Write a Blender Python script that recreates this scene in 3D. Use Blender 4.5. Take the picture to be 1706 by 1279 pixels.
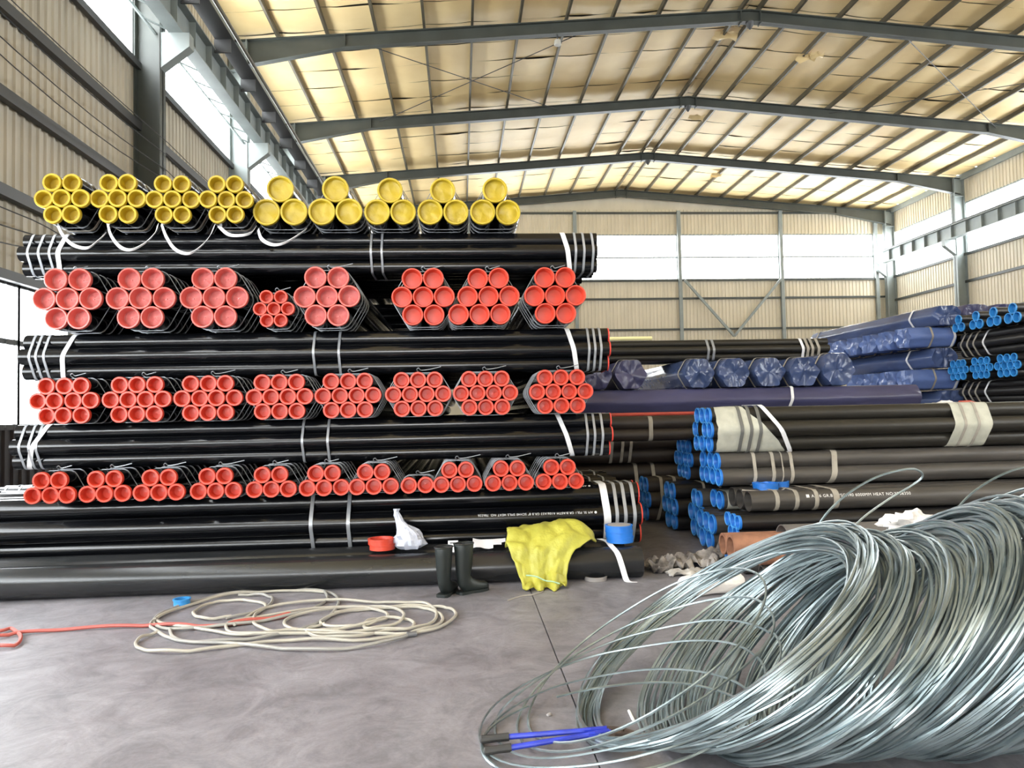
import bpy, bmesh, math, random
import numpy as np
from mathutils import Vector, Matrix, noise
random.seed(7); rng = np.random.default_rng(7)
PI = math.pi; R_ = math.radians
scene = bpy.context.scene
for o in list(bpy.data.objects): bpy.data.objects.remove(o, do_unlink=True)
COL = scene.collection

# ------------------------------------------------------------------ camera
FW, FH, FPX, CAMH = 1706, 1279, 1210.0, 1.5
CXP, CYP = 853.0, 639.5
_y = np.array([768 - CXP, -(688 - CYP), FPX]); _y /= np.linalg.norm(_y)      # world Y in camera (right, up, forward)
_z = np.cross(_y, np.array([1, 0.0205, 0])); _z /= np.linalg.norm(_z); _z = _z if _z[1] > 0 else -_z
_x = np.cross(_y, _z); _x = _x if _x[0] > 0 else -_x
RC = np.stack([_x, _y, _z], 1)
cam_d = bpy.data.cameras.new('camera'); cam = bpy.data.objects.new('camera', cam_d); COL.objects.link(cam)
cam_d.sensor_width = 36; cam_d.sensor_fit = 'HORIZONTAL'; cam_d.lens = FPX / FW * 36; cam_d.clip_end = 500
r_, u_, f_ = RC[0], RC[1], RC[2]
cam.matrix_world = Matrix(((r_[0], u_[0], -f_[0], 0), (r_[1], u_[1], -f_[1], 0), (r_[2], u_[2], -f_[2], CAMH), (0, 0, 0, 1)))
scene.camera = cam

def _ray(px, py): return RC.T @ np.array([px - CXP, CYP - py, FPX])
def atY(px, py, Y):
    d = _ray(px, py); return Vector(d * Y / d[1]) + Vector((0, 0, CAMH))
def atZ(px, py, z=0.0):
    d = _ray(px, py); return Vector(d * (z - CAMH) / d[2]) + Vector((0, 0, CAMH))
def xat(px, Y, py=640): return atY(px, py, Y).x

# ------------------------------------------------------------------ world, light, exposure
w = bpy.data.worlds.new('overcast_sky'); scene.world = w; w.use_nodes = True
bg = w.node_tree.nodes['Background']; bg.inputs[0].default_value = (0.96, 0.98, 1.0, 1); bg.inputs[1].default_value = 9.5
scene.view_settings.view_transform = 'Standard'; scene.view_settings.look = 'None'
scene.view_settings.gamma = 1; scene.view_settings.use_curve_mapping = False
scene.view_settings.exposure = 1.0
scene.cycles.use_denoising = True
scene.cycles.max_bounces = 8; scene.cycles.diffuse_bounces = 5; scene.cycles.glossy_bounces = 3
scene.cycles.transparent_max_bounces = 8; scene.cycles.sample_clamp_indirect = 8
XL, XR, YB, YF = -6.45, 24.25, 38.9, -22.0          # the hall: left wall, right wall, back wall, front wall
EAVE, RIDGE, XMID = 12.2, 13.4, 8.9
SILL, HEAD = 8.62, 11.05                              # the high window band
def portal(name, loc, rot, sx, sy):
    l = bpy.data.lights.new(name, 'AREA'); l.shape = 'RECTANGLE'; l.size = sx; l.size_y = sy; l.cycles.is_portal = True
    o = bpy.data.objects.new(name, l); COL.objects.link(o); o.location = loc; o.rotation_euler = rot; return o
portal('daylight_left_band', (XL - .12, 8.4, 9.83), (0, -PI / 2, 0), 2.5, 61)
portal('daylight_right_band', (XR + .12, 8.4, 9.83), (0, PI / 2, 0), 2.5, 61)
portal('daylight_left_low', (XL - .12, -4.7, 2.47), (0, -PI / 2, 0), 2.1, 34)
portal('daylight_back_band', (XMID, YB + .12, 9.83), (-PI / 2, 0, 0), 30.5, 2.5)
portal('daylight_added_opening', (XL + 4, YF - .12, 2.5), (PI / 2, 0, 0), 6, 5)  # unseen opening behind the camera, added for frontal-left daylight

# ------------------------------------------------------------------ materials
MATS = {}
def mat(name, col, rough=.5, metal=0., var=.0, vscale=4., bump=0., bscale=30., col2=None, spec=.5, coat=0., stretch=None, alpha_noise=None):
    if name in MATS: return MATS[name]
    m = bpy.data.materials.new(name); m.use_nodes = True; nt = m.node_tree; b = nt.nodes['Principled BSDF']
    b.inputs['Base Color'].default_value = (*col, 1); b.inputs['Roughness'].default_value = rough
    b.inputs['Metallic'].default_value = metal; b.inputs['Specular IOR Level'].default_value = spec
    b.inputs['Coat Weight'].default_value = coat; b.inputs['Coat Roughness'].default_value = .12
    tc = nt.nodes.new('ShaderNodeTexCoord'); mp = nt.nodes.new('ShaderNodeMapping'); nt.links.new(tc.outputs['Object'], mp.inputs[0])
    if stretch: mp.inputs['Scale'].default_value = stretch
    if var or col2:
        n = nt.nodes.new('ShaderNodeTexNoise'); n.inputs['Scale'].default_value = vscale; n.inputs['Detail'].default_value = 5
        nt.links.new(mp.outputs[0], n.inputs['Vector'])
        rp = nt.nodes.new('ShaderNodeValToRGB'); nt.links.new(n.outputs['Fac'], rp.inputs[0])
        c2 = col2 or tuple(max(0, c * (1 - var)) for c in col)
        rp.color_ramp.elements[0].position = .35; rp.color_ramp.elements[1].position = .65
        rp.color_ramp.elements[0].color = (*c2, 1); rp.color_ramp.elements[1].color = (*col, 1)
        nt.links.new(rp.outputs[0], b.inputs['Base Color'])
    if bump:
        n2 = nt.nodes.new('ShaderNodeTexNoise'); n2.inputs['Scale'].default_value = bscale; n2.inputs['Detail'].default_value = 4
        nt.links.new(mp.outputs[0], n2.inputs['Vector'])
        bm_ = nt.nodes.new('ShaderNodeBump'); bm_.inputs['Strength'].default_value = bump; bm_.inputs['Distance'].default_value = .02
        nt.links.new(n2.outputs['Fac'], bm_.inputs['Height']); nt.links.new(bm_.outputs[0], b.inputs['Normal'])
    MATS[name] = m; return m
M_black = mat('black_varnish', (.0045, .005, .0065), .19, spec=.5, var=.4, vscale=3, stretch=(.3, 6, 6))
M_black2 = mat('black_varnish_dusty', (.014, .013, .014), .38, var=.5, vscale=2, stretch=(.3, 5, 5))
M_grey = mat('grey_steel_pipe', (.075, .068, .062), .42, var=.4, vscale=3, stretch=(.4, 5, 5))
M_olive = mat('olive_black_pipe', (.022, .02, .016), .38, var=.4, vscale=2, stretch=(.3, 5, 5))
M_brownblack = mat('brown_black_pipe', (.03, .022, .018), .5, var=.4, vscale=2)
M_floorpipe = mat('dusty_black_pipe', (.009, .011, .012), .24, var=.0, col2=(.024, .024, .026), vscale=2.2, stretch=(.35, 3, 3))
M_bore = mat('pipe_bore', (.05, .045, .04), .7)
M_red = mat('red_plastic', (.60, .058, .030), .38, var=.12, vscale=2)
M_redline = mat('red_plastic_rim', (.6, .05, .035), .4)
M_pink = mat('faded_red_plastic', (.62, .12, .10), .25, var=.1, vscale=2)
M_pale = mat('pale_pink_gloss', (.62, .24, .235), .22, col2=(.55, .14, .13), vscale=12)  # gloss reflection painted as paler pink on the recessed cap discs
M_yellow = mat('yellow_plastic', (.46, .32, .014), .42, var=.12, vscale=3, bump=.12, bscale=14)
M_yellow2 = mat('deep_yellow_plastic', (.44, .32, .014), .42, var=.15, vscale=3, bump=.3, bscale=12)
M_blue = mat('blue_plastic', (.015, .17, .62), .4, var=.15, vscale=3)
M_blue2 = mat('sky_blue_plastic', (.03, .24, .58), .4, var=.15, vscale=3)
M_bluerim = mat('light_blue_rim', (.07, .34, .78), .4)
M_steelstrap = mat('grey_steel_strap', (.40, .42, .45), .35, metal=.35, var=.15, vscale=6)
M_white = mat('white_webbing', (.78, .78, .80), .7, var=.08, vscale=20)
M_dirty = mat('dirty_webbing', (.36, .33, .28), .8, var=.25, vscale=9)
M_wire = mat('tie_wire', (.22, .23, .25), .4, metal=.6)
M_wrapw = mat('white_woven_wrap', (.50, .50, .42), .7, var=.2, vscale=7, bump=.4, bscale=12)
M_blackband = mat('dark_band', (.12, .12, .11), .6)
M_tarp = mat('blue_plastic_sheet', (.07, .105, .235), .22, var=.35, vscale=3, bump=.55, bscale=7, stretch=(.35, 1, 1))
M_tarp2 = mat('light_blue_plastic_sheet', (.13, .20, .46), .22, var=.3, vscale=3, bump=.7, bscale=9, stretch=(.4, 1, 1))
M_tarpd = mat('navy_plastic_sheet', (.07, .07, .15), .3, var=.3, vscale=3, bump=.5, bscale=7, stretch=(.35, 1, 1))
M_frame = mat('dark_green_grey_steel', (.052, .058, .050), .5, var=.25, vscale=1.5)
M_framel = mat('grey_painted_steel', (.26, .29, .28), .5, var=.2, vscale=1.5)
M_purlin = mat('galvanised_purlin', (.10, .085, .055), .5, var=.3, vscale=2)
M_insul = mat('cream_insulation_foil', (.80, .62, .32), .55, var=.0, col2=(.70, .51, .24), vscale=.6, bump=.35, bscale=2.5)
M_deck = mat('dark_roof_gap', (.10, .085, .06), .9)
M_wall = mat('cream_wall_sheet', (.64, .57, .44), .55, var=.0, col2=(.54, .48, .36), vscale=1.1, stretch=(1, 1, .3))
M_wall_l = mat('darker_wall_sheet', (.47, .42, .33), .6, var=.0, col2=(.36, .32, .25), vscale=1.1, stretch=(1, 1, .3))  # darker sheet tone used on the left wall only
M_girt = mat('dark_girt', (.05, .05, .05), .55)
M_rust = mat('rusty_pipe', (.36, .17, .10), .75, col2=(.22, .10, .06), vscale=7, bump=.25, bscale=40)
M_cast = mat('dull_grey_pipe', (.17, .16, .15), .65, col2=(.11, .10, .095), vscale=5)
M_wirerod = mat('grey_wire_rod', (.36, .425, .445), .34, metal=.75, col2=(.20, .25, .265), vscale=5)
M_hose = mat('cream_hose', (.42, .40, .34), .45, col2=(.33, .31, .27), vscale=1.6)
M_hosed = mat('grey_hose', (.22, .22, .21), .45, col2=(.34, .33, .30), vscale=1.5)
M_hosered = mat('red_hose', (.45, .10, .08), .5, var=.2, vscale=4)
M_boot = mat('black_rubber', (.012, .017, .016), .48, var=.3, vscale=6)
M_bootin = mat('boot_lining', (.03, .03, .03), .9)
M_sack = mat('yellow_woven_sack', (.44, .42, .06), .5, var=.15, vscale=6, bump=.6, bscale=16)
M_bag = mat('white_plastic_bag', (.50, .53, .63), .3, var=.15, vscale=9, bump=.8, bscale=16)
M_paper = mat('white_paper', (.80, .80, .86), .7)
M_print = mat('black_print', (.05, .05, .05), .7)
M_stencil = mat('white_stencil_paint', (.78, .78, .78), .7)
M_cloth = mat('white_cloth', (.78, .75, .73), .8, var=.12, vscale=6, bump=.5, bscale=14)
M_rag = mat('grey_rag', (.42, .39, .37), .85, col2=(.05, .045, .045), vscale=7, bump=.5, bscale=16)
M_ragw = mat('white_rag', (.62, .60, .58), .85, col2=(.3, .28, .26), vscale=7, bump=.5, bscale=16)
M_chalk = mat('chalk', (.8, .8, .78), .9)
M_cblue = mat('blue_enamel', (.025, .05, .50), .38, var=.3, vscale=14)
M_rubber = mat('black_grip', (.03, .03, .03), .6)
M_jaw = mat('rusty_jaw_steel', (.14, .10, .08), .55, metal=.5, col2=(.07, .055, .05), vscale=20)
M_lamp = mat('lamp_housing', (.45, .43, .38), .4)
M_wood = mat('timber', (.16, .11, .07), .8, var=.4, vscale=4)
M_redsheet = mat('red_sheet', (.50, .075, .05), .5, var=.3, vscale=5)
M_paleyellow = mat('pale_yellow_light_streak', (.85, .80, .42), .6)  # painted colour of the light streak on the rear black bundle
M_ringgrey = mat('grey_ring', (.30, .28, .27), .7)

# concrete floor
m = bpy.data.materials.new('concrete'); m.use_nodes = True; nt = m.node_tree; b = nt.nodes['Principled BSDF']; MATS['concrete'] = m; M_conc = m
tc = nt.nodes.new('ShaderNodeTexCoord')
def _n(scale, detail, rough=.6, dist=0.):
    n = nt.nodes.new('ShaderNodeTexNoise'); n.inputs['Scale'].default_value = scale; n.inputs['Detail'].default_value = detail
    n.inputs['Roughness'].default_value = rough; n.inputs['Distortion'].default_value = dist; nt.links.new(tc.outputs['Object'], n.inputs['Vector']); return n
def _ramp(src, p0, c0, p1, c1):
    r = nt.nodes.new('ShaderNodeValToRGB'); nt.links.new(src, r.inputs[0]); e = r.color_ramp.elements
    e[0].position, e[1].position = p0, p1; e[0].color = (*c0, 1); e[1].color = (*c1, 1); return r
a = _ramp(_n(.9, 8, .65, .6).outputs['Fac'], .3, (.155, .149, .168), .7, (.265, .257, .284))
c = _ramp(_n(3.2, 9, .72, 2.2).outputs['Fac'], .36, (.66, .66, .66), .62, (1.12, 1.12, 1.12))
d = _ramp(_n(55, 4).outputs['Fac'], .3, (.9, .9, .9), .7, (1.05, 1.05, 1.05))
mx = nt.nodes.new('ShaderNodeMixRGB'); mx.blend_type = 'MULTIPLY'; mx.inputs[0].default_value = .8
nt.links.new(a.outputs[0], mx.inputs[1]); nt.links.new(c.outputs[0], mx.inputs[2])
mx2 = nt.nodes.new('ShaderNodeMixRGB'); mx2.blend_type = 'MULTIPLY'; mx2.inputs[0].default_value = 1
nt.links.new(mx.outputs[0], mx2.inputs[1]); nt.links.new(d.outputs[0], mx2.inputs[2]); nt.links.new(mx2.outputs[0], b.inputs['Base Color'])
rr = _ramp(_n(2, 6).outputs['Fac'], .3, (.42, .42, .42), .7, (.62, .62, .62)); nt.links.new(rr.outputs[0], b.inputs['Roughness'])
bp = nt.nodes.new('ShaderNodeBump'); bp.inputs['Strength'].default_value = .12; bp.inputs['Distance'].default_value = .01
nt.links.new(_n(25, 6).outputs['Fac'], bp.inputs['Height']); nt.links.new(bp.outputs[0], b.inputs['Normal'])

# translucent daylight sheet (windows)
m = bpy.data.materials.new('translucent_sheet'); m.use_nodes = True; nt = m.node_tree; nt.nodes.clear(); M_pane = m
out = nt.nodes.new('ShaderNodeOutputMaterial'); tr = nt.nodes.new('ShaderNodeBsdfTransparent'); tr.inputs[0].default_value = (.95, .98, 1, 1)
tl = nt.nodes.new('ShaderNodeBsdfTranslucent'); tl.inputs[0].default_value = (.9, .92, .9, 1); mxs = nt.nodes.new('ShaderNodeMixShader'); mxs.inputs[0].default_value = .3
nt.links.new(tr.outputs[0], mxs.inputs[1]); nt.links.new(tl.outputs[0], mxs.inputs[2]); nt.links.new(mxs.outputs[0], out.inputs[0])

# ------------------------------------------------------------------ mesh helpers
def mk(name, verts, faces, smooth=True, angle=35):
    me = bpy.data.meshes.new(name); me.from_pydata([tuple(v) for v in verts], [], faces); me.update()
    if smooth and len(me.polygons):
        me.polygons.foreach_set('use_smooth', [True] * len(me.polygons)); me.set_sharp_from_angle(angle=R_(angle))
    return me
def ob(name, me, material=None, parent=None, loc=(0, 0, 0), rot=(0, 0, 0)):
    o = bpy.data.objects.new(name, me); COL.objects.link(o)
    if material is not None and me is not None and not me.materials: me.materials.append(material)
    o.parent = parent; o.location = loc; o.rotation_euler = rot; return o
def thing(name, label, cat, loc=(0, 0, 0), rot=(0, 0, 0), group=None):
    o = ob(name, None, None, None, loc, rot); o.empty_display_size = .1; return tag(o, label, cat, group)
def tag(o, label, cat=None, group=None):
    o['label'] = label
    if cat: o['category'] = cat
    if group: o['group'] = group
    return o
def struct(o, label=None):
    o['kind'] = 'structure'
    if label: o['label'] = label
    return o
class MB:
    def __init__(s): s.v = []; s.f = []
    def add(s, v, f):
        k = len(s.v); s.v += [tuple(p) for p in v]; s.f += [tuple(i + k for i in q) for q in f]; return s
    def box(s, x0, x1, y0, y1, z0, z1):
        return s.add([(x0, y0, z0), (x1, y0, z0), (x1, y1, z0), (x0, y1, z0), (x0, y0, z1), (x1, y0, z1), (x1, y1, z1), (x0, y1, z1)],
                     [(0, 3, 2, 1), (4, 5, 6, 7), (0, 1, 5, 4), (1, 2, 6, 5), (2, 3, 7, 6), (3, 0, 4, 7)])
    def bar(s, p, q, w, h, up=(0, 0, 1)):
        p, q = Vector(p), Vector(q); d = (q - p).normalized(); u = Vector(up); a = d.cross(u).normalized(); u = a.cross(d).normalized()
        A, U = a * w / 2, u * h / 2
        return s.add([p - A - U, p + A - U, p + A + U, p - A + U, q - A - U, q + A - U, q + A + U, q - A + U],
                     [(0, 1, 2, 3), (7, 6, 5, 4), (0, 4, 5, 1), (1, 5, 6, 2), (2, 6, 7, 3), (3, 7, 4, 0)])
    def tube(s, pts, r, n=6, closed=False):
        P = np.array([tuple(p) for p in pts], float); N = len(P)
        T = np.roll(P, -1, 0) - np.roll(P, 1, 0)
        if not closed: T[0] = P[1] - P[0]; T[-1] = P[-1] - P[-2]
        T /= np.maximum(np.linalg.norm(T, axis=1), 1e-9)[:, None]
        ref = np.array([0, 0, 1.]) if abs(T[0][2]) < .9 else np.array([1., 0, 0])
        a = np.cross(T[0], ref); a /= np.linalg.norm(a); A = []
        for t in T:
            a = a - t * (a @ t); a /= max(np.linalg.norm(a), 1e-9); A.append(a)
        A = np.array(A); B = np.cross(T, A)
        rr = np.full(N, r) if np.isscalar(r) else np.array(r)
        an = np.linspace(0, 2 * PI, n, endpoint=False)
        V = P[:, None, :] + rr[:, None, None] * (np.cos(an)[None, :, None] * A[:, None, :] + np.sin(an)[None, :, None] * B[:, None, :])
        F = []
        for i in range(N if closed else N - 1):
            j = (i + 1) % N
            for k in range(n): l = (k + 1) % n; F.append((i * n + k, i * n + l, j * n + l, j * n + k))
        if not closed: F.append(tuple(range(n))[::-1]); F.append(tuple((N - 1) * n + k for k in range(n)))
        return s.add(V.reshape(-1, 3).tolist(), F)
    def lathe(s, prof, n=24, axis='z', org=(0, 0, 0)):
        V = []; F = []
        for (h, r) in prof:
            for k in range(n):
                t = 2 * PI * k / n; c_, s_ = r * math.cos(t), r * math.sin(t)
                V.append((org[0] + c_, org[1] + s_, org[2] + h) if axis == 'z' else (org[0] + h, org[1] + c_, org[2] + s_))
        for i in range(len(prof) - 1):
            for k in range(n):
                l = (k + 1) % n; F.append((i * n + k, i * n + l, (i + 1) * n + l, (i + 1) * n + k))
        return s.add(V, F)
    def ribbon(s, pts, wdir, w, t=.003):
        P = [Vector(p) for p in pts]; W = Vector(wdir).normalized() * w / 2; V = []; F = []
        for i, p in enumerate(P):
            d = (P[min(i + 1, len(P) - 1)] - P[max(i - 1, 0)]).normalized(); n = d.cross(W).normalized() * t / 2
            V += [p - W - n, p + W - n, p + W + n, p - W + n]
        for i in range(len(P) - 1):
            a = 4 * i
            for k in range(4): l = (k + 1) % 4; F.append((a + k, a + l, a + 4 + l, a + 4 + k))
        F += [(0, 3, 2, 1), tuple(len(V) - 4 + k for k in range(4))]
        return s.add(V, F)
    def mesh(s, name, smooth=True, angle=35): return mk(name, s.v, s.f, smooth, angle)
    def build(s, name, material, parent=None, loc=(0, 0, 0), rot=(0, 0, 0), smooth=True, angle=35):
        return ob(name, s.mesh(name, smooth, angle), material, parent, loc, rot)
def spline(pts, k=8, closed=False):
    P = [Vector(p) for p in pts]; n = len(P); out = []
    for i in range(n if closed else n - 1):
        if closed: p0, p1, p2, p3 = P[(i - 1) % n], P[i], P[(i + 1) % n], P[(i + 2) % n]
        else: p0, p1, p2, p3 = P[max(i - 1, 0)], P[i], P[i + 1], P[min(i + 2, n - 1)]
        for j in range(k):
            t = j / k
            out.append(.5 * ((2 * p1) + (-p0 + p2) * t + (2 * p0 - 5 * p1 + 4 * p2 - p3) * t * t + (-p0 + 3 * p1 - 3 * p2 + p3) * t ** 3))
    if not closed: out.append(P[-1])
    return out
def nz(x, y=0., z=0.): return noise.noise(Vector((x, y, z)))
def hull(pts):
    pts = sorted(set((round(a, 5), round(b_, 5)) for a, b_ in pts))
    def half(ps):
        h = []
        for p in ps:
            while len(h) >= 2 and (h[-1][0] - h[-2][0]) * (p[1] - h[-2][1]) - (h[-1][1] - h[-2][1]) * (p[0] - h[-2][0]) <= 0: h.pop()
            h.append(p)
        return h[:-1]
    return half(pts) + half(pts[::-1])
def resample(poly, n):
    P = [Vector((*p, 0)) for p in poly] + [Vector((*poly[0], 0))]; L = [0]
    for i in range(len(P) - 1): L.append(L[-1] + (P[i + 1] - P[i]).length)
    out = []; j = 0
    for k in range(n):
        s = L[-1] * k / n
        while L[j + 1] < s: j += 1
        q = P[j].lerp(P[j + 1], (s - L[j]) / max(1e-9, L[j + 1] - L[j])); out.append((q.x, q.y))
    return out

# ------------------------------------------------------------------ the hall
# floor: two slabs with the construction joint between them
fl = struct(ob('floor', MB().box(XL - .3, XR + .3, YF - .3, YB + .3, -.2, -.03).mesh('floor_bed'), M_deck), 'grey concrete floor with a straight construction joint')
MB().box(XL - .2, .552, YF - .2, YB + .2, -.03, 0).build('slab', M_conc, fl, smooth=False)
MB().box(.560, XR + .2, YF - .2, YB + .2, -.03, 0).build('slab', M_conc, fl, smooth=False)

def corr_mesh(width, h, pitch=.2, depth=.032, thick=.0):
    V = []; F = []; n = max(1, round(width / pitch)); p = width / n; xs = []
    for i in range(n):
        x = i * p; xs += [(x, 0), (x + p * .58, 0), (x + p * .68, -depth), (x + p * .9, -depth)]
    xs.append((width, 0))
    for x, y in xs: V += [(x, y, 0), (x, y, h)]
    for i in range(len(xs) - 1): F.append((2 * i, 2 * i + 2, 2 * i + 3, 2 * i + 1))
    return mk('wall_panel', V, F, False)
_cm = {}
def panels(parent, name, material, a0, a1, z0, z1, place, wdt=1.0, pitch=.2):
    n = max(1, round((a1 - a0) / wdt)); ww = (a1 - a0) / n; key = (round(ww, 3), round(z1 - z0, 3), name, pitch, material.name)
    if key not in _cm: _cm[key] = corr_mesh(ww - .004, z1 - z0, pitch)
    for i in range(n):
        loc, rz = place(a0 + i * ww, z0); ob(name, _cm[key], material, parent, loc, (0, 0, rz))
def slabwall(name, x0, x1, y0, y1, z0, z1, parent): return MB().box(x0, x1, y0, y1, z0, z1).build(name, M_wall, parent, smooth=False)
# outer skins carry the corrugated sheets
wl = struct(ob('wall_left', None), 'tall cream corrugated left wall with dark girts')
wr = struct(ob('wall_right', None), 'tall cream corrugated right wall')
wb = struct(ob('wall_back', None), 'cream corrugated gable wall at the far end')
wf = struct(ob('wall_front', None), 'gable wall behind the viewer')
LOW0, LOW1, LOWY = 1.43, 3.5, 12.4
pl = lambda a, z: ((XL, a, z), PI / 2)             # sheet x -> +Y, ribs towards the room (+X)
pr = lambda a, z: ((XR, a + 0, z), PI / 2)
for nm, xo0, xo1, wall in (('wall_skin', XL - .1, XL - .05, wl), ('wall_skin', XR + .05, XR + .1, wr)):
    slabwall(nm, xo0, xo1, YF, YB, HEAD, 12.4, wall)
    if wall is wr: slabwall(nm, xo0, xo1, YF, YB, 0, SILL, wall)
    else:
        slabwall(nm, xo0, xo1, LOWY, YB, 0, SILL, wall); slabwall(nm, xo0, xo1, YF, LOWY, LOW1, SILL, wall); slabwall(nm, xo0, xo1, YF, LOWY, 0, LOW0, wall)
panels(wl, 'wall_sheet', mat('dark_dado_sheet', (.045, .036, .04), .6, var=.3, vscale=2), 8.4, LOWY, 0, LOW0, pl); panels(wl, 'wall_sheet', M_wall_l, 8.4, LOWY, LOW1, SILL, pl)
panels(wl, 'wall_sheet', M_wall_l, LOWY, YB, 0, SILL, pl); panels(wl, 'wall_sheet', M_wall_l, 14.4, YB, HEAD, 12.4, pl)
panels(wr, 'wall_sheet', M_wall, 24.9, YB, 0, SILL, lambda a, z: ((XR, a + 1.0, z), -PI / 2)); panels(wr, 'wall_sheet', M_wall, 24.9, YB, HEAD, 12.4, lambda a, z: ((XR, a + 1.0, z), -PI / 2))
for z0, z1 in ((0, SILL), (HEAD, 12.4)):
    slabwall('wall_skin', XL, XR, YB + .05, YB + .1, z0, z1, wb)
MB().add([(XL, YB + .02, 12.3), (XR, YB + .02, 12.3), (XR, YB + .02, 12.6), (XMID, YB + .02, RIDGE + .42), (XL, YB + .02, 12.6)], [(0, 1, 2, 3, 4)]).build('gable_sheet', M_wall, wb, smooth=False)
def gable_clip(x): return min(RIDGE + .1, 12.3 + (RIDGE - EAVE) * (1 - abs(x - XMID) / (XR - XMID)))
panels(wb, 'wall_sheet', M_wall, 3.0, XR, 0, SILL, lambda a, z: ((a, YB, z), 0)); panels(wb, 'wall_sheet', M_wall, 3.0, XR, HEAD, 12.45, lambda a, z: ((a, YB, z), 0))
slabwall('wall_skin', XL, XR, YF - .1, YF - .05, 5.0, 13.8, wf); slabwall('wall_skin', XL, XL + 1, YF - .1, YF - .05, 0, 5, wf); slabwall('wall_skin', XL + 7, XR, YF - .1, YF - .05, 0, 5, wf)  # ground-level gap is an added opening that lets in frontal daylight
# windows: translucent sheets with mullions
def window(name, axis, fixed, a0, a1, z0, z1, label, mull=1.0, rail=None, seen=True, mm=M_framel):
    wdw = struct(ob(name, None), label)
    fr = MB(); t = .03
    B = (lambda s0, s1, q0, q1: fr.box(fixed - t, fixed + t, s0, s1, q0, q1)) if axis == 'y' else (lambda s0, s1, q0, q1: fr.box(s0, s1, fixed - t, fixed + t, q0, q1))
    B(a0, a1, z0 - .04, z0 + .04); B(a0, a1, z1 - .04, z1 + .04); B(a0 - .03, a0 + .03, z0, z1); B(a1 - .03, a1 + .03, z0, z1)
    if rail: B(a0, a1, rail - .04, rail + .04)
    fr.build('window_frame', mm, wdw, smooth=False)
    if axis == 'y': panels(wdw, 'pane', M_pane, a0, a1, z0, z1, (lambda a, z: ((fixed, a, z), PI / 2)), mull if seen else 6.0, .25)
    else: panels(wdw, 'pane', M_pane, a0, a1, z0, z1, (lambda a, z: ((a, fixed, z), 0)), mull, .25)
    return wdw
FY = [-21.1, -15.1, -9.1, -3.1, 2.9, 8.9, 14.9, 20.9, 26.9, 32.9, 38.9]
wn = 0
for i in range(len(FY) - 1):
    y0, y1 = FY[i] + .15, FY[i + 1] - .15
    wn += 1; window('window_%d' % wn, 'y', XL, y0, y1, SILL + .08, HEAD, 'translucent high window bay in the left wall', 1.2, None, y1 > 12)
    wn += 1; window('window_%d' % wn, 'y', XR, y0, y1 - (.9 if i == len(FY) - 2 else 0), SILL, HEAD, 'translucent high window bay in the right wall', 1.2, None, y1 > 26)
for y0, y1 in ((-20, -14), (-14, -8), (-8, -2), (-2, 4), (4, 8.2), (8.2, 11.05), (11.05, LOWY)):
    wn += 1; window('window_%d' % wn, 'y', XL, y0, y1, LOW0, LOW1, 'bright low window in the left wall', 3.0, 2.65, True, M_girt)
BX = [XL, -5.2, .6, 6.35, 12.1, 17.85, 23.3]
for i in range(3, 6):
    wn += 1; window('window_%d' % wn, 'x', YB, BX[i] + .1, BX[i + 1] - .1, SILL - .05, HEAD, 'wide window bay high in the back wall', 1.9, 9.8)
wn += 1; window('window_%d' % wn, 'x', YB, BX[2], BX[3] - .1, SILL - .05, HEAD, 'wide window bay high in the back wall', 1.9, 9.8)
slabwall('wall_skin', XL, BX[2], YB + .05, YB + .1, SILL, HEAD, wb)
# girts
def girt(parent, a, b_, wd=.07, h=.16): MB().bar(a, b_, wd, h).build('girt', M_girt if parent is wl else M_frame, parent, smooth=False)
for z in (7.38, 6.13, 4.75): girt(wl, (XL + .09, 5, z), (XL + .09, YB, z), .12, .17)
girt(wl, (XL + .09, 5, SILL), (XL + .09, YB, SILL), .1, .14); girt(wl, (XL + .09, 5, LOW1 + .07), (XL + .09, LOWY + .2, LOW1 + .07), .12, .14); girt(wl, (XL + .09, LOWY, 2.6), (XL + .09, YB, 2.6))
for z in (SILL - .03, 7.28, 5.7, 4.1): girt(wr, (XR - .08, 24, z), (XR - .08, YB, z), .07, .12)
for z in (7.52, 5.83, 4.2, 12.25, SILL - .1): girt(wb, (XL, YB - .09, z), (XR, YB - .09, z), .08, .1)
for x in BX[1:]: MB().box(x - .09, x + .09, YB - .22, YB - .06, 0, 12.35).build('gable_post', M_framel, wb, smooth=False)
for x0, x1 in ((12.3, 14.97), (17.7, 14.97)): MB().bar((x0, YB - .3, 8.5), (x1, YB - .3, 5.4), .13, .1, (0, 1, 0)).build('brace', M_framel, wb, smooth=False)

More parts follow.
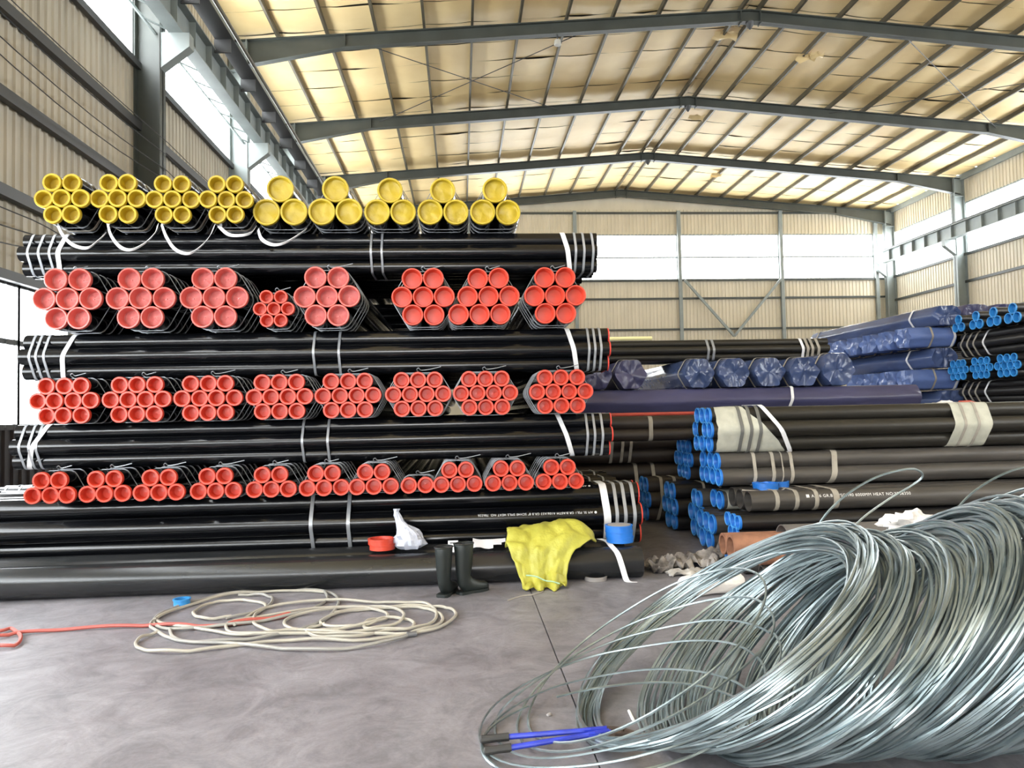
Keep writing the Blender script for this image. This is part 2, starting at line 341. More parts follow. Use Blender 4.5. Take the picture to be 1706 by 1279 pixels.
# ceiling: insulation blanket strips over purlins
cl = struct(ob('ceiling', None), 'pitched roof lined with cream insulation strips between purlins')
def roofz(x): return EAVE + .2 + (RIDGE - EAVE) * (1 - abs(x - XMID) / (XR - XMID))
MB().add([(XL, YF, roofz(XL) + .15), (XMID, YF, RIDGE + .35), (XMID, YB, RIDGE + .35), (XL, YB, roofz(XL) + .15)], [(0, 1, 2, 3)]).build('roof_sheet', M_deck, cl, smooth=False)
MB().add([(XR, YF, roofz(XR) + .15), (XMID, YF, RIDGE + .35), (XMID, YB, RIDGE + .35), (XR, YB, roofz(XR) + .15)], [(3, 2, 1, 0)]).build('roof_sheet', M_deck, cl, smooth=False)
NPUR = 11
pur_x = [(XMID - XL) * k / NPUR for k in range(NPUR)]          # distance from the ridge
def strip(side, y0, y1, seed):
    nx = NPUR * 3; ny = 4; V = []; F = []
    for i in range(nx + 1):
        u = i / nx; x = XMID + side * ((XMID - XL) * u); ph = (u * NPUR) % 1
        for j in range(ny + 1):
            v = j / ny; y = y0 + (y1 - y0) * v
            sag = .045 * math.sin(PI * ph) * (.5 + .9 * abs(nz(u * 9 + seed, seed * 3.1)))
            edge = .035 * nz(u * 14 + seed * 2.3, v * 1.2) + (.03 * (abs(v - .5) * 2) ** 3 * nz(u * 6, seed * 1.7))
            V.append((x, y + (.02 * nz(u * 25, seed + v * 4) if v in (0, 1) else 0), roofz(x) + .02 - sag + edge))
    for i in range(nx):
        for j in range(ny):
            a = i * (ny + 1) + j; q = (a, a + 1, a + ny + 2, a + ny + 1); F.append(q if side < 0 else q[::-1])
    return mk('insulation_strip', V, F, True, 80)
yy = YB; k = 0
while yy > 14.5:
    for side in (-1, 1):
        ob('insulation_strip', strip(side, yy - 1.2 + .014, yy - .014, k * 2.7 + side), M_insul, cl)
    yy -= 1.2; k += 1
for side in (-1, 1):
    MB().add([(XMID, YF, roofz(XMID)), (XMID + side * (XMID - XL), YF, roofz(XL)), (XMID + side * (XMID - XL), yy, roofz(XL)), (XMID, yy, roofz(XMID))], [(0, 1, 2, 3)]).build('insulation_strip', M_insul, cl, smooth=False)
def purlin_mesh():
    return MB().box(-.035, .035, YF, YB, -.16, 0).mesh('purlin', False)
pm = purlin_mesh()
for k, dx in enumerate(pur_x):
    for side in ((-1, 1)):
        x = XMID + side * max(dx, .28); ob('purlin', pm, M_purlin, cl, (x, 0, roofz(x) + .01))
for x in (XL + .12, XR - .12): MB().box(x - .06, x + .06, YF, YB, roofz(x) - .25, roofz(x) + .02).build('eave_strut', M_framel, cl, smooth=False)
# torn insulation flaps and ridge lashings
for px, py, Y, s in ((1210, 100, 22.3, .5), (1345, 128, 23.2, .42), (1362, 133, 23.0, .3), (1160, 205, 28.6, .4), (1195, 322, 35, .35)):
    p = atY(px, py, Y); p.z = roofz(p.x) - .12; mb = MB(); V = []
    for i in range(5):
        for j in range(4): V.append((s * (i / 4 - .5) * 1.6, s * (j / 3 - .5) * .7, -.16 * nz(i * .9 + px, j * .8) - .1 * (j / 3)))
    mb.add(V, [(i * 4 + j, i * 4 + j + 1, i * 4 + j + 5, i * 4 + j + 4) for i in range(4) for j in range(3)]).build('torn_flap', M_insul, cl, p)

# portal frames
def ibeam(mb, P, Q, hp, hq, wflange=.22, tw=.03):
    """tapered I rafter: top line P->Q, depths hp, hq, lying in an XZ plane"""
    P, Q = Vector(P), Vector(Q); y = P.y
    def pr_(x0, z0, x1, z1, x2, z2, x3, z3, w):
        mb.add([(x0, y - w, z0), (x1, y - w, z1), (x2, y - w, z2), (x3, y - w, z3), (x0, y + w, z0), (x1, y + w, z1), (x2, y + w, z2), (x3, y + w, z3)],
               [(0, 1, 2, 3), (7, 6, 5, 4), (0, 4, 5, 1), (1, 5, 6, 2), (2, 6, 7, 3), (3, 7, 4, 0)])
    pr_(P.x, P.z, Q.x, Q.z, Q.x, Q.z - .03, P.x, P.z - .03, wflange / 2)
    pr_(P.x, P.z - hp + .03, Q.x, Q.z - hq + .03, Q.x, Q.z - hq, P.x, P.z - hp, wflange / 2)
    pr_(P.x, P.z, Q.x, Q.z, Q.x, Q.z - hq, P.x, P.z - hp, tw / 2)
def rz(x): return roofz(x) - .155
for y in FY[5:]:
    ft = struct(ob('portal_frame', None, None, None, (0, 0, 0)), 'steel portal frame with tapered rafters'); yc = y if y < 38 else y - .35
    for side, xe in ((-1, XL), (1, XR)):
        mb = MB(); xh = xe - side * 3.3; xi = xe - side * .2
        ibeam(mb, (xi, yc, rz(xi)), (xh, yc, rz(xh)), .78, .40); ibeam(mb, (xh, yc, rz(xh)), (XMID, yc, rz(XMID)), .40, .36)
        for xs in (xh, XMID - side * -.3):
            mb.box(xs - .015, xs + .015, yc - .11, yc + .11, rz(xs) - .4, rz(xs))
        mb.build('rafter', M_frame, ft, smooth=False)
        mb = MB(); cw = .55; c0, c1 = sorted((xe - side * .04, xe - side * cw))
        for xa, xb in ((c0, c0 + .03), (c1 - .03, c1)): mb.box(xa, xb, yc - .15, yc + .15, 0, rz(xi))
        mb.box(c0, c1, yc - .02, yc + .02, 0, rz(xi)); mb.box(c0, c1, yc - .16, yc + .16, rz(xi) - .9, rz(xi) - .87)
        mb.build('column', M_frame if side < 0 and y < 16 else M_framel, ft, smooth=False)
        mb = MB(); e0, e1 = sorted((xe - side * cw, xe - side * 1.12)); t0 = c1 if side < 0 else c0
        # crane bracket
        xo = xe - side * 1.12
        V = []
        for yo in (-.12, .12): V += [(t0, yc + yo, 9.28), (xo, yc + yo, 9.28), (xo, yc + yo, 9.0), (t0, yc + yo, 8.55)]
        mb.add(V, [(0, 1, 2, 3), (7, 6, 5, 4), (0, 4, 5, 1), (1, 5, 6, 2), (2, 6, 7, 3), (3, 7, 4, 0)])
        mb.build('crane_bracket', M_framel, ft, smooth=False)
# crane runway beams
for side, xe, nm in ((-1, XL, 'left'), (1, XR, 'right')):
    xb = xe - side * .85; y0 = 8.0 if side < 0 else 24; g = thing('crane_runway_beam', 'grey crane runway girder along the %s wall, carried on column brackets' % nm, 'crane beam', (xb, y0, 9.28))
    L = YB - .6 - y0; mb = MB(); mb.box(-.15, .15, 0, L, 0, .025); mb.box(-.17, .17, 0, L, .6, .63); mb.box(-.012, .012, 0, L, .02, .6); mb.build('girder', M_framel, g, smooth=False)
    sm = MB().box(-.14, .14, -.008, .008, .025, .6).mesh('stiffener', False)
    for k in range(int(L / 1.0)): ob('stiffener', sm, M_framel, g, (0, .5 + k, 0))
    MB().box(-.035, .035, 0, L, .63, .75).build('crane_rail', M_girt, g, smooth=False)
    if side < 0:
        MB().box(.15, .55, 0, L, .86, .88).build('walkway_plate', M_girt, g, smooth=False)
        pp = MB().tube([(.6, 0, .98), (.6, L, .98)], .045, 10).build('conductor_pipe', M_purlin, g)
        pm2 = MB().box(.13, .5, -.02, .02, .55, .86).mesh('walkway_bracket', False)
        for k in range(int(L / 2)): ob('walkway_bracket', pm2, M_girt, g, (0, .7 + 2 * k, 0))
        mb = MB(); n = int(L / .9)
        mb.box(-.45, -.41, 0, L, .0, .05)
        for k in range(n): mb.bar((-.43, k * .9, .03), (-.12, k * .9 + .45, .03), .03, .03)
        mb.build('lattice_brace', M_framel, g, smooth=False)
# cables along the left wall, roof bracing rods
for i, (z, sg) in enumerate(((7.1, .05), (6.85, .10), (6.55, .12), (6.35, .16))):
    pts = []
    for j in range(33):
        y = 6 + j * 1.0; ph = ((y - 2.9) % 6) / 6; pts.append((XL + .62 - .02 * i, y, z - sg * 4 * ph * (1 - ph)))
    tag(MB().tube(pts, .011, 4).build('power_cable', M_girt), 'black power cable strung along the left wall, %s of four' % ('topmost', 'second from top', 'third from top', 'lowest')[i], 'cable', 'cables on the left wall')
for i, (z, sg) in enumerate(((4.5, .1), (4.3, .18), (4.1, .25))):
    pts = [(XL + .35, 8 + j * .4, z - sg * 4 * ((j * .4 + 3) % 6 / 6) * (1 - (j * .4 + 3) % 6 / 6) - .03 * j * .4) for j in range(14)]
    tag(MB().tube(pts, .01, 4).build('slack_cable', M_girt), 'slack thin cable sagging behind the stack at left, %s of three' % ('upper', 'middle', 'lower')[i], 'cable', 'slack cables by the left wall')
def rod(a, b_, label, r=.014):
    tag(MB().tube([a, b_], r, 5).build('brace_rod', M_girt), label, 'brace rod', 'roof bracing rods')
def rp(px, py, Y):
    p = atY(px, py, Y); p.z = roofz(p.x) - .3; return p
rod(rp(585, 80, 20.9), rp(930, 172, 26.9), 'thin diagonal roof rod falling rightwards left of the ridge')
rod(rp(1000, 50, 20.9), rp(632, 196, 26.9), 'thin diagonal roof rod rising rightwards left of the ridge')
rod(rp(1497, 55, 20.9), rp(1660, 205, 26.9), 'thin diagonal roof rod falling rightwards right of the ridge')
rod(rp(1750, 120, 22.9), rp(1380, 178, 26.9), 'thin diagonal roof rod rising rightwards right of the ridge')
p = atY(930, 45, 20.7); lamp = thing('roof_lamp', 'small lamp hanging under the nearest full rafter', 'lamp', (p.x, 20.9, rz(p.x) - .37))
MB().tube([(0, 0, 0), (0, 0, -.14)], .025, 6).build('stem', M_girt, lamp)
MB().lathe([(-.14, .03), (-.17, .09), (-.3, .11), (-.32, .1), (-.32, .001)], 12).build('housing', M_lamp, lamp)
for y in (20.9, 26.9, 32.9):
    f = MB(); f.lathe([(0, .14), (-.06, .12), (-.2, .03), (-.22, .001)], 8)
    e = f.build('ridge_bolt_plate', M_girt, [o for o in bpy.data.objects if o.name.startswith('portal_frame') and abs(o.children[0].data.vertices[0].co.y - y) < .3][0], (XMID, y, rz(XMID) - .36))

# ------------------------------------------------------------------ pipes, caps, straps
_pm = {}
def pipe_mesh(r, L, wall=.012, n=22, bore=.35, m_=None):
    key = (round(r, 4), round(L, 3), wall, m_.name if m_ else '')
    if key not in _pm:
        ri = r - wall; mb = MB()
        mb.lathe([(0, ri), (0, r), (L, r), (L, ri)], n, 'x'); mb.lathe([(L, ri), (L - bore, ri)], n, 'x'); mb.lathe([(bore, ri), (0, ri)], n, 'x')
        mb.lathe([(bore, ri), (bore, .001)], n, 'x'); mb.lathe([(L - bore, .001), (L - bore, ri)], n, 'x')
        mb.f = [q[::-1] for q in mb.f]
        _pm[key] = mb.mesh('pipe')
    return _pm[key]
_cap = {}
def cap_mesh(R, style, var=0, m_=None):
    key = (round(R, 4), style, var, m_.name if m_ else '')
    if key in _cap: return _cap[key]
    n = 22; mb = MB()
    if style == 'cup':   prof = [(.022, R), (-.010, R), (-.014, R * .97), (-.014, R * .78), (-.008, R * .74), (.066, R * .66), (.07, R * .6), (.068, R * .2), (.066, .001)]
    elif style == 'cone': prof = [(.022, R), (-.010, R), (-.014, R * .96), (-.014, R * .87), (-.008, R * .84), (.075, R * .76), (.085, R * .70), (.066, R * .3), (.060, R * .06), (.05, R * .045), (.05, .001)]
    elif style == 'deep': prof = [(.022, R), (-.010, R), (-.014, R * .97), (-.014, R * .87), (-.008, R * .84), (.06, R * .77), (.066, R * .72), (.062, R * .2), (.062, .001)]
    elif style == 'flat': prof = [(.022, R), (-.010, R), (-.014, R * .97), (-.014, R * .86), (-.008, R * .83), (.022, R * .80), (.026, R * .75), (.022, R * .5), (.022, R * .25), (.022, .001)]
    elif style == 'rim': prof = [(.006, R), (-.006, R), (-.008, R * .97), (-.008, R * .88), (.05, R * .80), (.05, .001)]
    else: prof = [(.012, R), (-.010, R), (-.013, R * .97), (-.013, R * .89), (-.006, R * .85), (.08, R * .78), (.086, R * .7), (.086, .001)]
    mb.lathe(prof, n, 'x')
    if style in ('flat', 'cone'):
        out = []
        for (x, y, z) in mb.v:
            rr = math.hypot(y, z) / R
            if rr < .78 and x > -.005:
                if style == 'flat': x += .011 * nz(y / R * 1.6 + var * 7.3, z / R * 1.6) * (1 if rr > .02 else 0)
                else: x += .0035 * math.sin(math.atan2(z, y) * 7 + var) * min(1, rr * 2)
            out.append((x, y, z))
        mb.v = out
    mb.f = [q[::-1] for q in mb.f]
    _cap[key] = mb.mesh('end_cap', angle=40)
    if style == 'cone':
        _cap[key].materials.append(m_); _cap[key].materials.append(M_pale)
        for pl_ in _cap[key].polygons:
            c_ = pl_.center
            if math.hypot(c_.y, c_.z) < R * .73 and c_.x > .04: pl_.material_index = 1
    if style == 'thin':
        _cap[key].materials.append(m_); _cap[key].materials.append(M_bluerim)
        for pl_ in _cap[key].polygons:
            if pl_.center.x < -.008: pl_.material_index = 1
    return _cap[key]
def layout(rows, D, shifts=None):
    P = []
    for r, n in enumerate(rows):
        for i in range(n): P.append(((i - (n - 1) / 2) * D + (shifts[r] * D if shifts else 0), D / 2 + r * D * .866))
    return P
def section_hull(P, r, n=14):
    return hull([(y + r * math.cos(2 * PI * k / n), z + r * math.sin(2 * PI * k / n)) for y, z in P for k in range(n)])
def strap_mesh(H, x, wdt, t=.004, sl=0., zmid=0., sly=0.):
    mb = MB(); n = len(H); V = []; F = []
    cy = sum(h[0] for h in H) / n; cz = sum(h[1] for h in H) / n
    for (y, z) in H:
        d = math.hypot(y - cy, z - cz); s = (d + t) / d; xx = x + sl * (z - zmid) + sly * (y - cy)
        yo, zo = cy + (y - cy) * s, cz + (z - cz) * s
        V += [(xx - wdt / 2, y, z), (xx + wdt / 2, y, z), (xx + wdt / 2, yo, zo), (xx - wdt / 2, yo, zo)]
    for i in range(n):
        j = (i + 1) % n
        for k in range(4): l = (k + 1) % 4; F.append((4 * i + k, 4 * i + l, 4 * j + l, 4 * j + k))
    return mb.add(V, [q[::-1] for q in F]).mesh('strap')
def bundle(label, pos, axis, rows, D, L, material, cap=None, capmat=None, endcap=None, endmat=None, straps=(), wires=(), skip=(), nocap=(), shifts=None,
           group=None, name='pipe_bundle', knot=False, wall=.012, tilt=0., order=None):
    e = thing(name, label, 'pipe bundle', pos, (0, tilt, PI / 2 if axis == 'y' else 0), group)
    P = layout(rows, D, shifts); r = D / 2 * .972; me = pipe_mesh(r, L, .004 if cap else wall, m_=material)
    for i, (y, z) in enumerate(P):
        if i in skip: continue
        jx = random.uniform(-.012, .012)
        p_ = ob('pipe', me, material, e, (jx, y, z))
        if cap and i not in nocap: ob('end_cap', cap_mesh(D / 2 * .994, cap, i % 4 if cap in ('flat', 'cone') else 0, capmat), capmat, p_, (0, 0, 0), (random.uniform(0, 6.28) if cap in ('flat',) else 0, 0, 0))
        if endcap: ob('end_cap', cap_mesh(D / 2 * .994, endcap, 0, endmat), endmat, p_, (L, 0, 0), (0, 0, PI))
    H = section_hull(P, D / 2 * .985); zm = max(h[1] for h in H) / 2
    for s in straps:
        x, wd, m_, sl = s[:4]
        ob('strap', strap_mesh(H, x, wd, .004, sl, zm, s[4] if len(s) > 4 else 0.), m_, e)
    for x in wires: ob('wire_tie', strap_mesh(H, x, .006, .006, random.uniform(-.06, .06), zm), M_wire, e)
    if knot:
        zt = max(h[1] for h in H); x = wires[0] if wires else .2
        a = random.uniform(.5, 1.0)
        pts = spline([(x, 0, zt + .004), (x - .02, .02, zt + .03), (x - .03, 0, zt + .045), (x - .02, -.02, zt + .025), (x - .03, -.1 * a, zt + .03), (x - .04, -.22 * a, zt + .035 + .02 * a)], 5)
        MB().tube(pts, .0045, 5).build('wire_twist', M_wire, e)
    return e

Z1 = .78; D1 = .219; DL2, DL3, DL4 = .152, .155, .145; D4, D3, D2 = .15, .15, .20
h3 = lambda D: D * 2.732
zL1 = Z1 - h3(D1); zR4 = Z1; zL2 = zR4 + D4 * 1.866; zR3 = zL2 + h3(DL2); zL3 = zR3 + h3(D3); zR2 = zL3 + h3(DL3); zL4 = zR2 + h3(D2); zY = zL4 + h3(DL4)
YC = 6.66
ORD = ['leftmost', 'second from left', 'third from left', 'fourth from left', 'fifth from left', 'sixth from left', 'seventh from left', 'eighth from left', 'ninth from left', 'tenth from left', 'rightmost']
# --- lengthwise layers of the big stack (front bundle of each layer shows, the ones behind carry the load)
def lstraps(D, spec, Y, x0):
    out = []
    for px, wd, m_, sl in spec: out.append((xat(px, Y) - x0, wd, m_, sl))
    return out
def layer(z, D, xl, xr, spec, nm, endred, Yc=6.97, rows=(3, 4, 3), extra=(.02, -.06, .05), n=3):
    span = (max(rows)) * D
    lab = ['front bundle of the long black pipes lying %s', 'second row of long black pipes %s', 'third row of long black pipes %s', 'rearmost long black pipes %s']
    off = [0, span + .03, 2 * (span + .03), 4.55]
    for k in range(4):
        yc = Yc + (max(rows) - 1) / 2 * D + off[k]; a = xl + (0 if k == 0 else extra[k - 1]); b_ = xr + (0 if k == 0 else -abs(extra[k - 1]) - .02 * k)
        st = lstraps(D, spec, Yc, a) if k == 0 else [(.15, .02, M_steelstrap, 0), (.3, .02, M_steelstrap, 0), (b_ - a - .3, .02, M_steelstrap, 0), (b_ - a - .15, .02, M_steelstrap, 0)]
        yield bundle(lab[k] % nm, (a, yc, z), 'x', rows, D, b_ - a, M_black, None, None, 'rim' if (endred and k == 0) else None, M_redline, straps=st, group='long black pipes in the left stack')
S_, W_ = M_steelstrap, M_white
list(layer(zL4, DL4, xat(36, 6.97), xat(1001, 6.97), [(52, .022, S_, 0), (70, .022, S_, 0), (88, .022, S_, 0), (103, .042, W_, .15), (622, .02, S_, 0), (640, .02, S_, 0), (949, .045, W_, -.18), (963, .022, S_, 0), (977, .022, S_, 0), (992, .022, S_, 0)], 'under the yellow-capped row', False))
list(layer(zL3, DL3, xat(36, 6.97), xat(1015, 6.97), [(56, .022, S_, 0), (67, .022, S_, 0), (80, .022, S_, 0), (112, .042, W_, .25), (525, .022, S_, 0), (567, .022, S_, 0), (955, .045, W_, -.22), (981, .022, S_, 0), (991, .022, S_, 0), (1001, .022, S_, 0)], 'between the two upper red-capped rows', True))
list(layer(zL2, DL2, xat(22, 6.97), xat(1015, 6.97), [(40, .022, S_, 0), (56, .022, S_, 0), (68, .022, S_, 0), (62, .045, W_, .42), (505, .022, S_, 0), (547, .022, S_, 0), (940, .045, W_, -.35), (975, .022, S_, 0), (987, .022, S_, 0), (1000, .022, S_, 0)], 'between the two lower red-capped rows', True))
fb = list(layer(zL1, D1, xat(-180, 7.05), xat(1064, 7.0), [(-120, .03, S_, 0), (519, .034, S_, 0), (580, .034, S_, 0), (1003, .07, W_, -.05), (1019, .032, S_, 0), (1033, .032, S_, 0), (1048, .032, S_, 0)], 'under the lowest red row of the stack', True, Yc=7.06, rows=(2, 3, 2), extra=(.05, .0, .1)))
# stencil lettering on the bottom bundle (upside down, as it lies)
def stencil(parent_pipe, text, size, r, ang, x_start, flip, L):
    cu = bpy.data.curves.new('lettering', 'FONT'); cu.body = text; cu.size = size; cu.space_character = 1.12
    tmp = bpy.data.objects.new('tmp', cu); COL.objects.link(tmp); bpy.context.view_layer.update()
    me = bpy.data.meshes.new_from_object(tmp.evaluated_get(bpy.context.evaluated_depsgraph_get())); bpy.data.objects.remove(tmp, do_unlink=True)
    for v in me.vertices:
        x, y = v.co.x, v.co.y; s = -1 if flip else 1
        th = ang + s * y / r; v.co = (x_start + s * x, -(r + .0012) * math.cos(th), (r + .0012) * math.sin(th))
    return ob('lettering', me, M_stencil, parent_pipe)
TXT = '\u25CF API 5L PSL1 GR.B/ASTM A106/A53 GR.B 8" SCH40 SMLS HEAT NO. 786226'
b0 = fb[0]; pipes = [c for c in b0.children if c.name.startswith('pipe')]
xs = xat(993, 7.0, 830) - b0.location.x
def pick(iy, iz): # front pipe of row iz
    return sorted([p for p in pipes if abs(p.location.z - (D1 / 2 + iz * D1 * .866)) < .02], key=lambda p: p.location.y)[iy]
stencil(pick(0, 1), TXT, .031, D1 / 2 * .972, R_(28), xs - pick(0, 1).location.x, True, 5)
stencil(pick(0, 2), TXT, .031, D1 / 2 * .972, R_(62), xs - .02, True, 5)
stencil(pick(1, 2), TXT, .031, D1 / 2 * .972, R_(70), xs - .05, True, 5)
# timber bearers under the bottom layer
for i, x in enumerate((-4.2, -1.6, .9)):
    tag(MB().box(x - .08, x + .08, 7.0, 12.1, 0, zL1).build('timber_bearer', M_wood, smooth=False), 'timber bearer on the floor under the %s of the bottom pipes' % ('left end', 'middle', 'right end')[i], 'timber')

# --- cap-to-camera rows
LB = 5.4
def ring_straps(n=3): return [.12, .42, .7, .95][:n + 1]
def crow(px, py, rows, D, z, capstyle, cm, label, group, Y=YC, shifts=None, knot=True, wires=(.16, .32, .46, .6), straps=()):
    x = xat(px, Y, py)
    return bundle(label, (x, Y, z), 'y', rows, D, LB + random.uniform(-.03, .03), M_black, capstyle, cm, wires=wires, straps=straps, knot=knot, shifts=shifts, group=group)
for i, (px, yy) in enumerate(((104, 6.64), (197, 6.64), (288, 6.64), (377, 6.64))):
    crow(px, 330, (2, 3, 2), .163 if i < 2 else .158, zY, 'cup', M_yellow, 'yellow-capped bundle of seven small pipes on top of the stack, %s' % ORD[i], 'yellow-capped bundles', Y=yy, knot=False, straps=[(.28, .03, M_dirty, 0), (.5, .03, M_dirty, 0)])
for i, px in enumerate((467, 559, 650, 738, 825)):
    crow(px, 340, (2, 1), .247 if i < 2 else .238, zY, 'flat', M_yellow2, 'yellow-capped bundle of three thick pipes on top of the stack, %s' % (['leftmost of five', 'second of five', 'third of five', 'fourth of five', 'rightmost of five'][i]), 'yellow-capped bundles', Y=6.72, knot=False, wires=(.18, .3), straps=[(.45, .03, M_white, 0), (.62, .03, M_white, 0)])
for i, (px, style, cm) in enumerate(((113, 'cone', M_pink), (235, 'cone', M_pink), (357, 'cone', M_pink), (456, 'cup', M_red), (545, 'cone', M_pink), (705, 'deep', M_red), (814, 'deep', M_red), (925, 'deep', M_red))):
    if i == 3: crow(px, 497, (2, 3, 2), .123, zR2, style, cm, 'small red-capped bundle of seven thin pipes in the upper red row', 'red-capped bundles')
    elif i == 6: crow(px, 497, (3, 3, 2), D2 * .96, zR2, style, cm, 'red-capped bundle of eight thick pipes, bottom row shifted left, upper red row', 'red-capped bundles', shifts=(.45, 0, .0))
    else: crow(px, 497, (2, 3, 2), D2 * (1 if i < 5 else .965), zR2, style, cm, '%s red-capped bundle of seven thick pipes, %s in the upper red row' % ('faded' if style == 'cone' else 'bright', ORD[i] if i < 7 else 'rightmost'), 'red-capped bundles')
for i, px in enumerate((107, 229, 347, 466, 580, 697, 809, 935)):
    crow(px, 655, (3, 4, 3), D3, zR3, 'cup', M_red, 'red-capped bundle of ten pipes, %s in the middle red row' % (ORD[i] if i < 7 else 'rightmost'), 'red-capped bundles')
for i, px in enumerate((84, 175, 266, 360, 452, 540, 623, 695, 763, 849, 933)):
    if i == 7: crow(px, 803, (2,), D4, zR4, 'cup', M_red, 'pair of red-capped pipes tied together in the lowest red row', 'red-capped bundles', wires=(.2, .3))
    else: crow(px, 812, (3, 2), D4, zR4, 'cup', M_red, 'red-capped bundle of five pipes, %s in the lowest red row' % (ORD[i] if i < 10 else 'rightmost'), 'red-capped bundles', straps=[(.75, .03, M_white, 0)])
# hanging white slings under the yellow row
def sling(pts, label, Y=6.62, wd=.035):
    P = spline([Vector((xat(px, y_, py), y_, atY(px, py, y_).z)) for px, py, y_ in pts], 8)
    tag(MB().ribbon(P, (.6, -.5, .62), wd, .004).build('lifting_sling', M_white), label, 'sling', 'white slings below the yellow-capped row')
sling([(95, 372, 6.75), (105, 392, 6.72), (122, 408, 6.70), (145, 413, 6.70), (162, 402, 6.72), (176, 389, 6.78)], 'white webbing sling sagging below the first two yellow-capped bundles')
sling([(179, 370, 6.8), (185, 392, 6.72), (200, 411, 6.70), (218, 416, 6.70), (240, 406, 6.72), (258, 388, 6.75), (263, 374, 6.8)], 'white webbing sling sagging below the second and third yellow-capped bundles')
sling([(269, 373, 6.8), (278, 396, 6.72), (293, 416, 6.70), (315, 422, 6.70), (335, 410, 6.72), (350, 392, 6.75), (358, 374, 6.8)], 'white webbing sling sagging below the third and fourth yellow-capped bundles')
sling([(364, 376, 6.8), (380, 390, 6.74), (400, 392, 6.72), (418, 388, 6.74), (426, 378, 6.8)], 'short white webbing sling under the fourth small yellow-capped bundle')
sling([(430, 382, 6.8), (436, 398, 6.72), (452, 407, 6.70), (470, 406, 6.70), (490, 396, 6.72), (510, 382, 6.8)], 'white webbing sling sagging below the first thick yellow-capped bundle')

# --- two loose pipes on the floor in front of the stack
LF = 6.2
def loose(label, x, y, r, L, m_, wall=.016, rotz=0, z=None):
    e = thing('loose_pipe', label, 'pipe', (x, y, r if z is None else z), (0, 0, rotz)); ob('pipe_wall', pipe_mesh(r, L, wall, 28, m_=m_), m_, e); return e
xe_ = xat(1066, 6.52, 930)
loose('dusty black pipe lying on the floor in front of the stack', xe_ - LF, 6.50, .137, LF, M_floorpipe)
loose('black pipe on the floor just behind the frontmost loose pipe', xe_ - LF - .1, 6.79, .148, LF, M_floorpipe)

# ------------------------------------------------------------------ right-hand pile of blue-capped pipes
def xb(label, px, py, Y, rows, D, z, L, material, cap='thin', cm=M_blue, straps=(), group='blue-capped pile at right', **k):
    """bundle along X, left end face at pixel column px at depth Y"""
    return bundle(label, (xat(px, Y, py), Y, z), 'x', rows, D, L, material, cap, cm, straps=straps, group=group, **k)
ds = lambda *xs: [(x, .03, M_dirty, 0.05) for x in xs]
gs = lambda *xs: [(x, .035, M_steelstrap, 0.0) for x in xs]
# floor level
xb('blue-capped bundle on the floor, front left of the right pile', 1177, 880, 7.60, (2, 3), .205, .02, 5.8, M_grey, straps=gs(.42))
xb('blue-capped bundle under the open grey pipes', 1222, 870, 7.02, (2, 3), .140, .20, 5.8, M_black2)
loose('thick dark pipe on the floor with blue cap, under the brown pipes', xat(1214, 6.82, 930), 6.80, .1, 5.5, M_grey)
loose('thick dark pipe on the floor behind the brown pipes', xat(1228, 7.08, 920), 7.06, .1, 5.5, M_grey)
ob('end_cap', cap_mesh(.1, 'thin', 0, M_blue), M_blue, [o for o in bpy.data.objects if o.get('label', '').startswith('thick dark pipe on the floor with blue')][0])
ob('end_cap', cap_mesh(.1, 'thin', 0, M_blue), M_blue, [o for o in bpy.data.objects if o.get('label', '').startswith('thick dark pipe on the floor behind')][0])
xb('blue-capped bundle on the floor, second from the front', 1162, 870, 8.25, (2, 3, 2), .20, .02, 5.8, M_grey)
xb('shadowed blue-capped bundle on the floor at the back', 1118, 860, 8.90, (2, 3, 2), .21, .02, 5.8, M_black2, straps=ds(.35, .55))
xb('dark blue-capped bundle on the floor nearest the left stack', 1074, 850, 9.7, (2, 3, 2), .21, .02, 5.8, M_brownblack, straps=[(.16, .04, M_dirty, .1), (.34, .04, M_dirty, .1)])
# second level
zz = .02 + .205 * 1.866
op = bundle('three open-ended grey pipes strapped together, stencilled, in the right pile', (xat(1236, 7.22, 840), 7.27, .465), 'x', (3,), .208, 5.8, M_grey, straps=[(.26, .04, M_dirty, .03), (.46, .04, M_dirty, .03), (.66, .04, M_dirty, .03), (.86, .06, M_dirty, .03)], group='blue-capped pile at right', wall=.010)
pp = sorted([c for c in op.children if c.name.startswith('pipe')], key=lambda c: c.location.y)[0]
stencil(pp, '\u25A0 A106 GR.B 8"*SCH40 6000MM HEAT NO:Y958350', .043, .208 / 2 * .972, R_(18), xat(1333, 7.1, 842) - op.location.x, False, 5)
xb('pair of blue-capped pipes with a white wrapped end', 1196, 835, 7.80, (2,), .2, .405, 5.8, M_grey, straps=[(.17, .26, M_wrapw, 0)])
xb('blue-capped bundle left of the open grey pipes, seven pipes', 1186, 810, 8.52, (3, 4), .17, .60, 5.8, M_grey)
xb('blue-capped bundle under the white-wrapped bundle', 1184, 800, 7.75, (4, 3), .185, .68, 5.8, M_grey, straps=[(.36, .035, M_dirty, .14), (.56, .035, M_dirty, .14), (.66, .012, M_dirty, .14), (.76, .035, M_dirty, .14), (1.22, .06, M_dirty, .3)])
xb('blue-capped bundle of ten pipes set back behind the right pile', 1139, 770, 9.25, (3, 4, 3), .185, .60, 5.8, M_brownblack)
wb_ = xb('white-wrapped bundle of black pipes with blue caps on top of the right pile', 1171, 725, 7.75, (3, 4, 3), .174, 1.03, 6.0, M_olive, nocap=(5,), straps=[(xat(1612, 7.5) - xat(1171, 7.75), .42, M_wrapw, .12)])
H = section_hull(layout((3, 4, 3), .174), .087 * 1.01)
